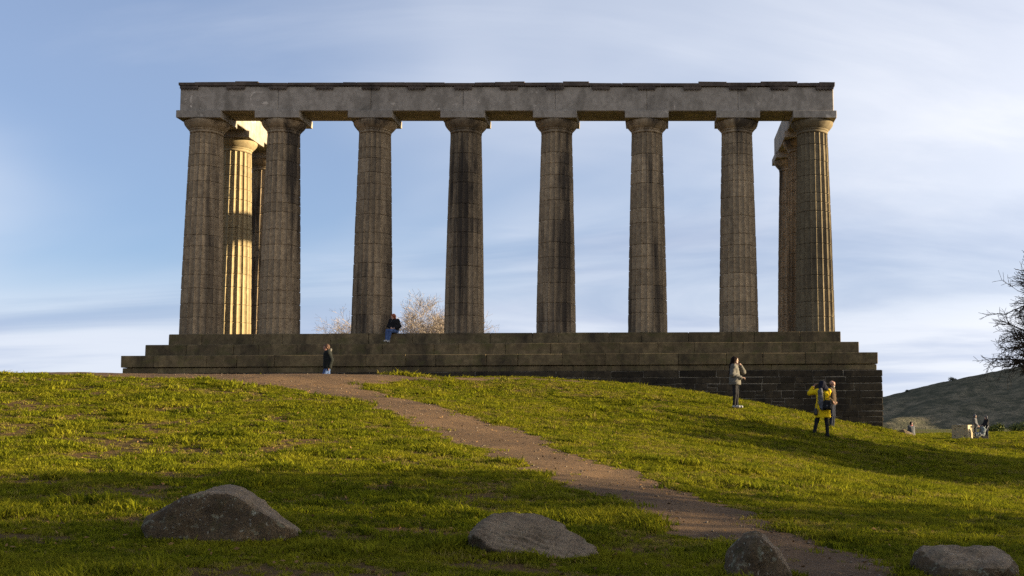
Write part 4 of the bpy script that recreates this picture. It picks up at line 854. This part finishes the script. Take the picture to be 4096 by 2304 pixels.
# woman sitting on the edge of the platform
def f_seated():
    z0 = ZS+.0
    J = joints(pel=(0, .10, .12), wai=(0, .10, .25), che=(.0, .07, .46), nek=(-.01, .04, .63), hed=(-.03, .015, .76), shL=(.165, .06, .57), shR=(-.165, .06, .57), hiL=(.09, .06, .11), hiR=(-.09, .06, .11),
               knL=(-.01, -.34, .085), knR=(-.16, -.34, .09), anL=(-.075, -.36, -.36), anR=(-.17, -.40, -.33), toL=(-.06, -.53, -.42), toR=(-.19, -.56, -.39),
               elL=(.26, .08, .33), wrL=(.10, -.10, .24), elR=(-.24, .05, .34), wrR=(-.08, -.11, .25))
    def cl(C):
        H = C['H']
        return [('jacket', BLK, P_torso(J, .05)+sleeve(J, 'L', .088, .085, .06)+sleeve(J, 'R', .088, .085, .06)+[('c', J['nek']-V3(0, 0, .05), .09, J['nek']-V3(0, 0, .01), .075), ('c', V3(-.06, .09, .24), .15, V3(.06, .09, .24), .15, .06)], dict(wob=.005, cuts=[((0, 0, -1), -.13)])),
                ('trousers', DENIM, [('c', J['hi'+k], .105, J['kn'+k], .078) for k in 'LR']+[('c', J['kn'+k], .078, J['an'+k]+V3(0, 0, .04), .058) for k in 'LR']+[('c', J['hiL'], .12, J['hiR'], .12)], dict(wob=.004, cuts=[((0, -0.0, -1), .40)])),
                ('hair', RED, hair_cap(C, .104)+[('c', H+V3(.045, .04, -.02), .065, V3(.03, .09, .60), .06), ('c', V3(.03, .09, .60), .06, V3(.05, .10, .50), .045), ('c', H+V3(-.03, .07, 0), .06, V3(-.03, .11, .58), .05)], dict(subs=face_cut(C), wob=.003)),
                ('drawstring', LGREY, [('c', V3(-.05, -.105, .60), .008, V3(-.07, -.115, .49), .009)], {})]+shoes(J, WHITE)
    person('red haired woman in black jacket and blue jeans sitting on the platform edge', (-5.20, -.985, z0), R_(-8), J, R_(-42), SKIN2, .009, cl, pitch=-.12, curl={'L': .8, 'R': .8}, sc=1.0)
f_seated()
# the two people, pram and crate on the far lawn
def f_far(label, loc, rz, coat, legs, hatmat, yaw, arms, bun=None, sc=1.0):
    J = joints(**arms)
    def cl(C):
        H = C['H']; out = [('coat', coat, P_torso(J, .045)+sleeve(J, 'L', .078, .07, .055)+sleeve(J, 'R', .078, .07, .055)+[('c', V3(q*.05, 0, 1.0), .14, V3(q*.06, 0, .86), .145, .06) for q in (-1, 1)], dict(wob=.004, cuts=[((0, 0, -1), -.78)])), trousers(J, legs),
                           ('hat', hatmat, hair_cap(C, .108)+([('c', H+V3(0, 0, .13), .035, H+V3(0, 0, .15), .045)] if bun else []), dict(subs=face_cut(C)))]
        return out+shoes(J, BLK)
    return person(label, loc, rz, J, yaw, SKIN2, .014, cl, sc=sc)
f_far('person in black coat and grey beanie standing behind the pram', on(30.45, 27.3), R_(-75), BLK, DKDENIM, SCARF, 0, dict(elL=(.2, -.1, 1.12), wrL=(.12, -.36, 1.03), elR=(-.2, -.1, 1.12), wrR=(-.12, -.36, 1.03)))
f_far('person in pale grey coat and bobble hat on the far side of the pram', on(30.0, 28.6), R_(60), LGREY, DKDENIM, SCARF, 0, dict(elL=(.2, -.05, 1.12), wrL=(.12, -.2, .95), elR=(-.2, -.05, 1.12), wrR=(-.12, -.2, .95)), True, 1.04)
def f_head_only():
    J = joints()
    def cl(C):
        return [('jacket', LGREY, P_torso(J, .045)+sleeve(J, 'L', .078, .07, .055)+sleeve(J, 'R', .078, .07, .055), dict(cuts=[((0, 0, -1), -.80)])), trousers(J, DKDENIM), ('hat', BLK, hair_cap(C, .106), dict(subs=face_cut(C))),
                ('scarf', PINK, [('c', J['nek']+V3(-.05, -.03, 0), .06, J['nek']+V3(.05, -.03, .0), .06)], {})]+shoes(J, BLK)
    person('small distant person in pale jacket half hidden by the grass brow', on(23.7, 21.5), R_(20), J, 0, SKIN2, .014, cl)
f_head_only()
def pram():
    root = empty('pram', on(29.85, 26.7), R_(-80)); tag(root, 'pram with pale striped cover standing beside the cream crate', 'pram')
    METAL = simple('pale_metal', (0.55, 0.53, 0.48), None, 20, .4, 0, .5); RUB = simple('tyre_rubber', (0.03, 0.03, 0.03), None, 20, .8, 0, .2)
    obj('seat', field_mesh('seat', [('c', V3(0, -.28, .36), .20, V3(0, .12, .42), .21)], .016, .05, cuts=[((0, 0, 1), .52)]), STRIPE, root, smooth=True)
    hd = obj('hood', field_mesh('hood', [('c', V3(0, .10, .55), .23, V3(0, .16, .72), .20)], .016, .05, subs=[('e', V3(0, -.12, .60), (.18, .22, .2))]), STRIPE, root, smooth=True)
    for k in range(3):
        obj('stripe', field_mesh('stripe', [('c', V3(0, -.40+.13*k, .31+.05*k), .215, V3(0, -.385+.13*k, .312+.05*k), .215)], .012, .01, cuts=[((0, 1, 0), -.375+.13*k), ((0, -1, 0), .425-.13*k), ((0, 0, 1), .525)]), STRIPE2, root, smooth=True)
    for q in (-.22, .22):
        for y, r_ in ((-.36, .11), (.30, .15)):
            bm = bmesh.new(); w = empty('wheel', (q, y, r_), 0, root); w.rotation_euler = (0, R_(90), 0)
            v, f = lathe([(r_-.035, -.018), (r_-.006, -.02), (r_, 0), (r_-.006, .02), (r_-.035, .018)], 24); bm.free(); obj('tyre', mesh('tyre', v, f), RUB, w)
            v, f = tubes([((0, 0, 0), ((r_-.03)*math.cos(a), (r_-.03)*math.sin(a), 0), .012, .008) for a in np.arange(6)*math.pi/3], 5); obj('spokes', fast_mesh('spokes', v, f), METAL, w)
        v, f = tubes([((q, .30, .15), (q, -.10, .38), .016, .016), ((q, -.36, .11), (q, .18, .45), .016, .016), ((q, .18, .45), (q, .52, 1.0), .016, .016)], 6); obj('frame', fast_mesh('frame', v, f), METAL, root)
    v, f = tubes([((-.22, .52, 1.0), (.22, .52, 1.0), .018, .018)], 8); obj('handlebar', fast_mesh('handlebar', v, f), RUB, root)
pram()
def crate():
    root = empty('crate', on(28.75, 27.3), R_(-40.4)); tag(root, 'large cream wooden crate with square hand holes on the far lawn', 'crate')
    PLY = simple('painted_plywood', (0.40, 0.32, 0.19), (0.35, 0.28, 0.165), 4, .7, .1, .2); DK = simple('dark_hollow', (0.05, 0.04, 0.03), None, 5, .9, 0, .1)
    w, d, hh = 1.25, 1.05, 1.02; e = .02                     # local +X faces the sun, -Y faces the camera
    def panel(nm, b): block(nm, b, PLY, root, .006)
    panel('base_panel', (-w/2, w/2, -d/2, d/2, -.04, .03)); panel('lid_panel', (-w/2-.01, w/2+.01, -d/2-.01, d/2+.01, hh-.03, hh))
    panel('side_panel', (-w/2, -w/2+e, -d/2, d/2, .032, hh-.032)); panel('back_panel', (-w/2+e+.002, w/2-e-.002, d/2-e, d/2, .032, hh-.032))
    def holed(nm, along, L_, at, holes):
        """panel made of strips round its holes; along 'x' or 'y'"""
        us = sorted({-L_/2, L_/2}|{u for q in holes for u in q[:2]}); zs = sorted({.032, hh-.032}|{z for q in holes for z in q[2:]}); bm = bmesh.new()
        for a, b in zip(us[:-1], us[1:]):
            for c, d_ in zip(zs[:-1], zs[1:]):
                m = ((a+b)/2, (c+d_)/2)
                if any(q[0] < m[0] < q[1] and q[2] < m[1] < q[3] for q in holes): continue
                bb = (a, b, at, at+e, c, d_) if along == 'x' else (at-e, at, a, b, c, d_); t = box_bm(*bb); me = bm_mesh('t', t); bm.from_mesh(me); bpy.data.meshes.remove(me)
        bmesh.ops.remove_doubles(bm, verts=bm.verts, dist=1e-4); obj(nm, bm_mesh(nm, bm), PLY, root)
    holed('front_panel', 'x', w-.004, -d/2, [(-.42, -.34, .70, .78), (.34, .42, .70, .78), (-.42, -.34, .20, .28), (.34, .42, .20, .28), (-.18, .18, .90, .94)])
    holed('end_panel', 'y', d-2*e-.01, w/2, [(-.38, -.24, .42, .54), (.24, .38, .42, .54), (-.14, .14, .82, .93)])
    block('hollow_shade_block', (-w/2+.06, w/2-.06, -d/2+.06, d/2-.06, .05, hh-.06), DK, root, 0)  # dark block standing in for the shade inside the hollow crate
    block('cloth_scrap', (-.25, -.02, -d/2+.05, -d/2+.2, hh+.001, hh+.035), WHITE, root, .01)
crate()
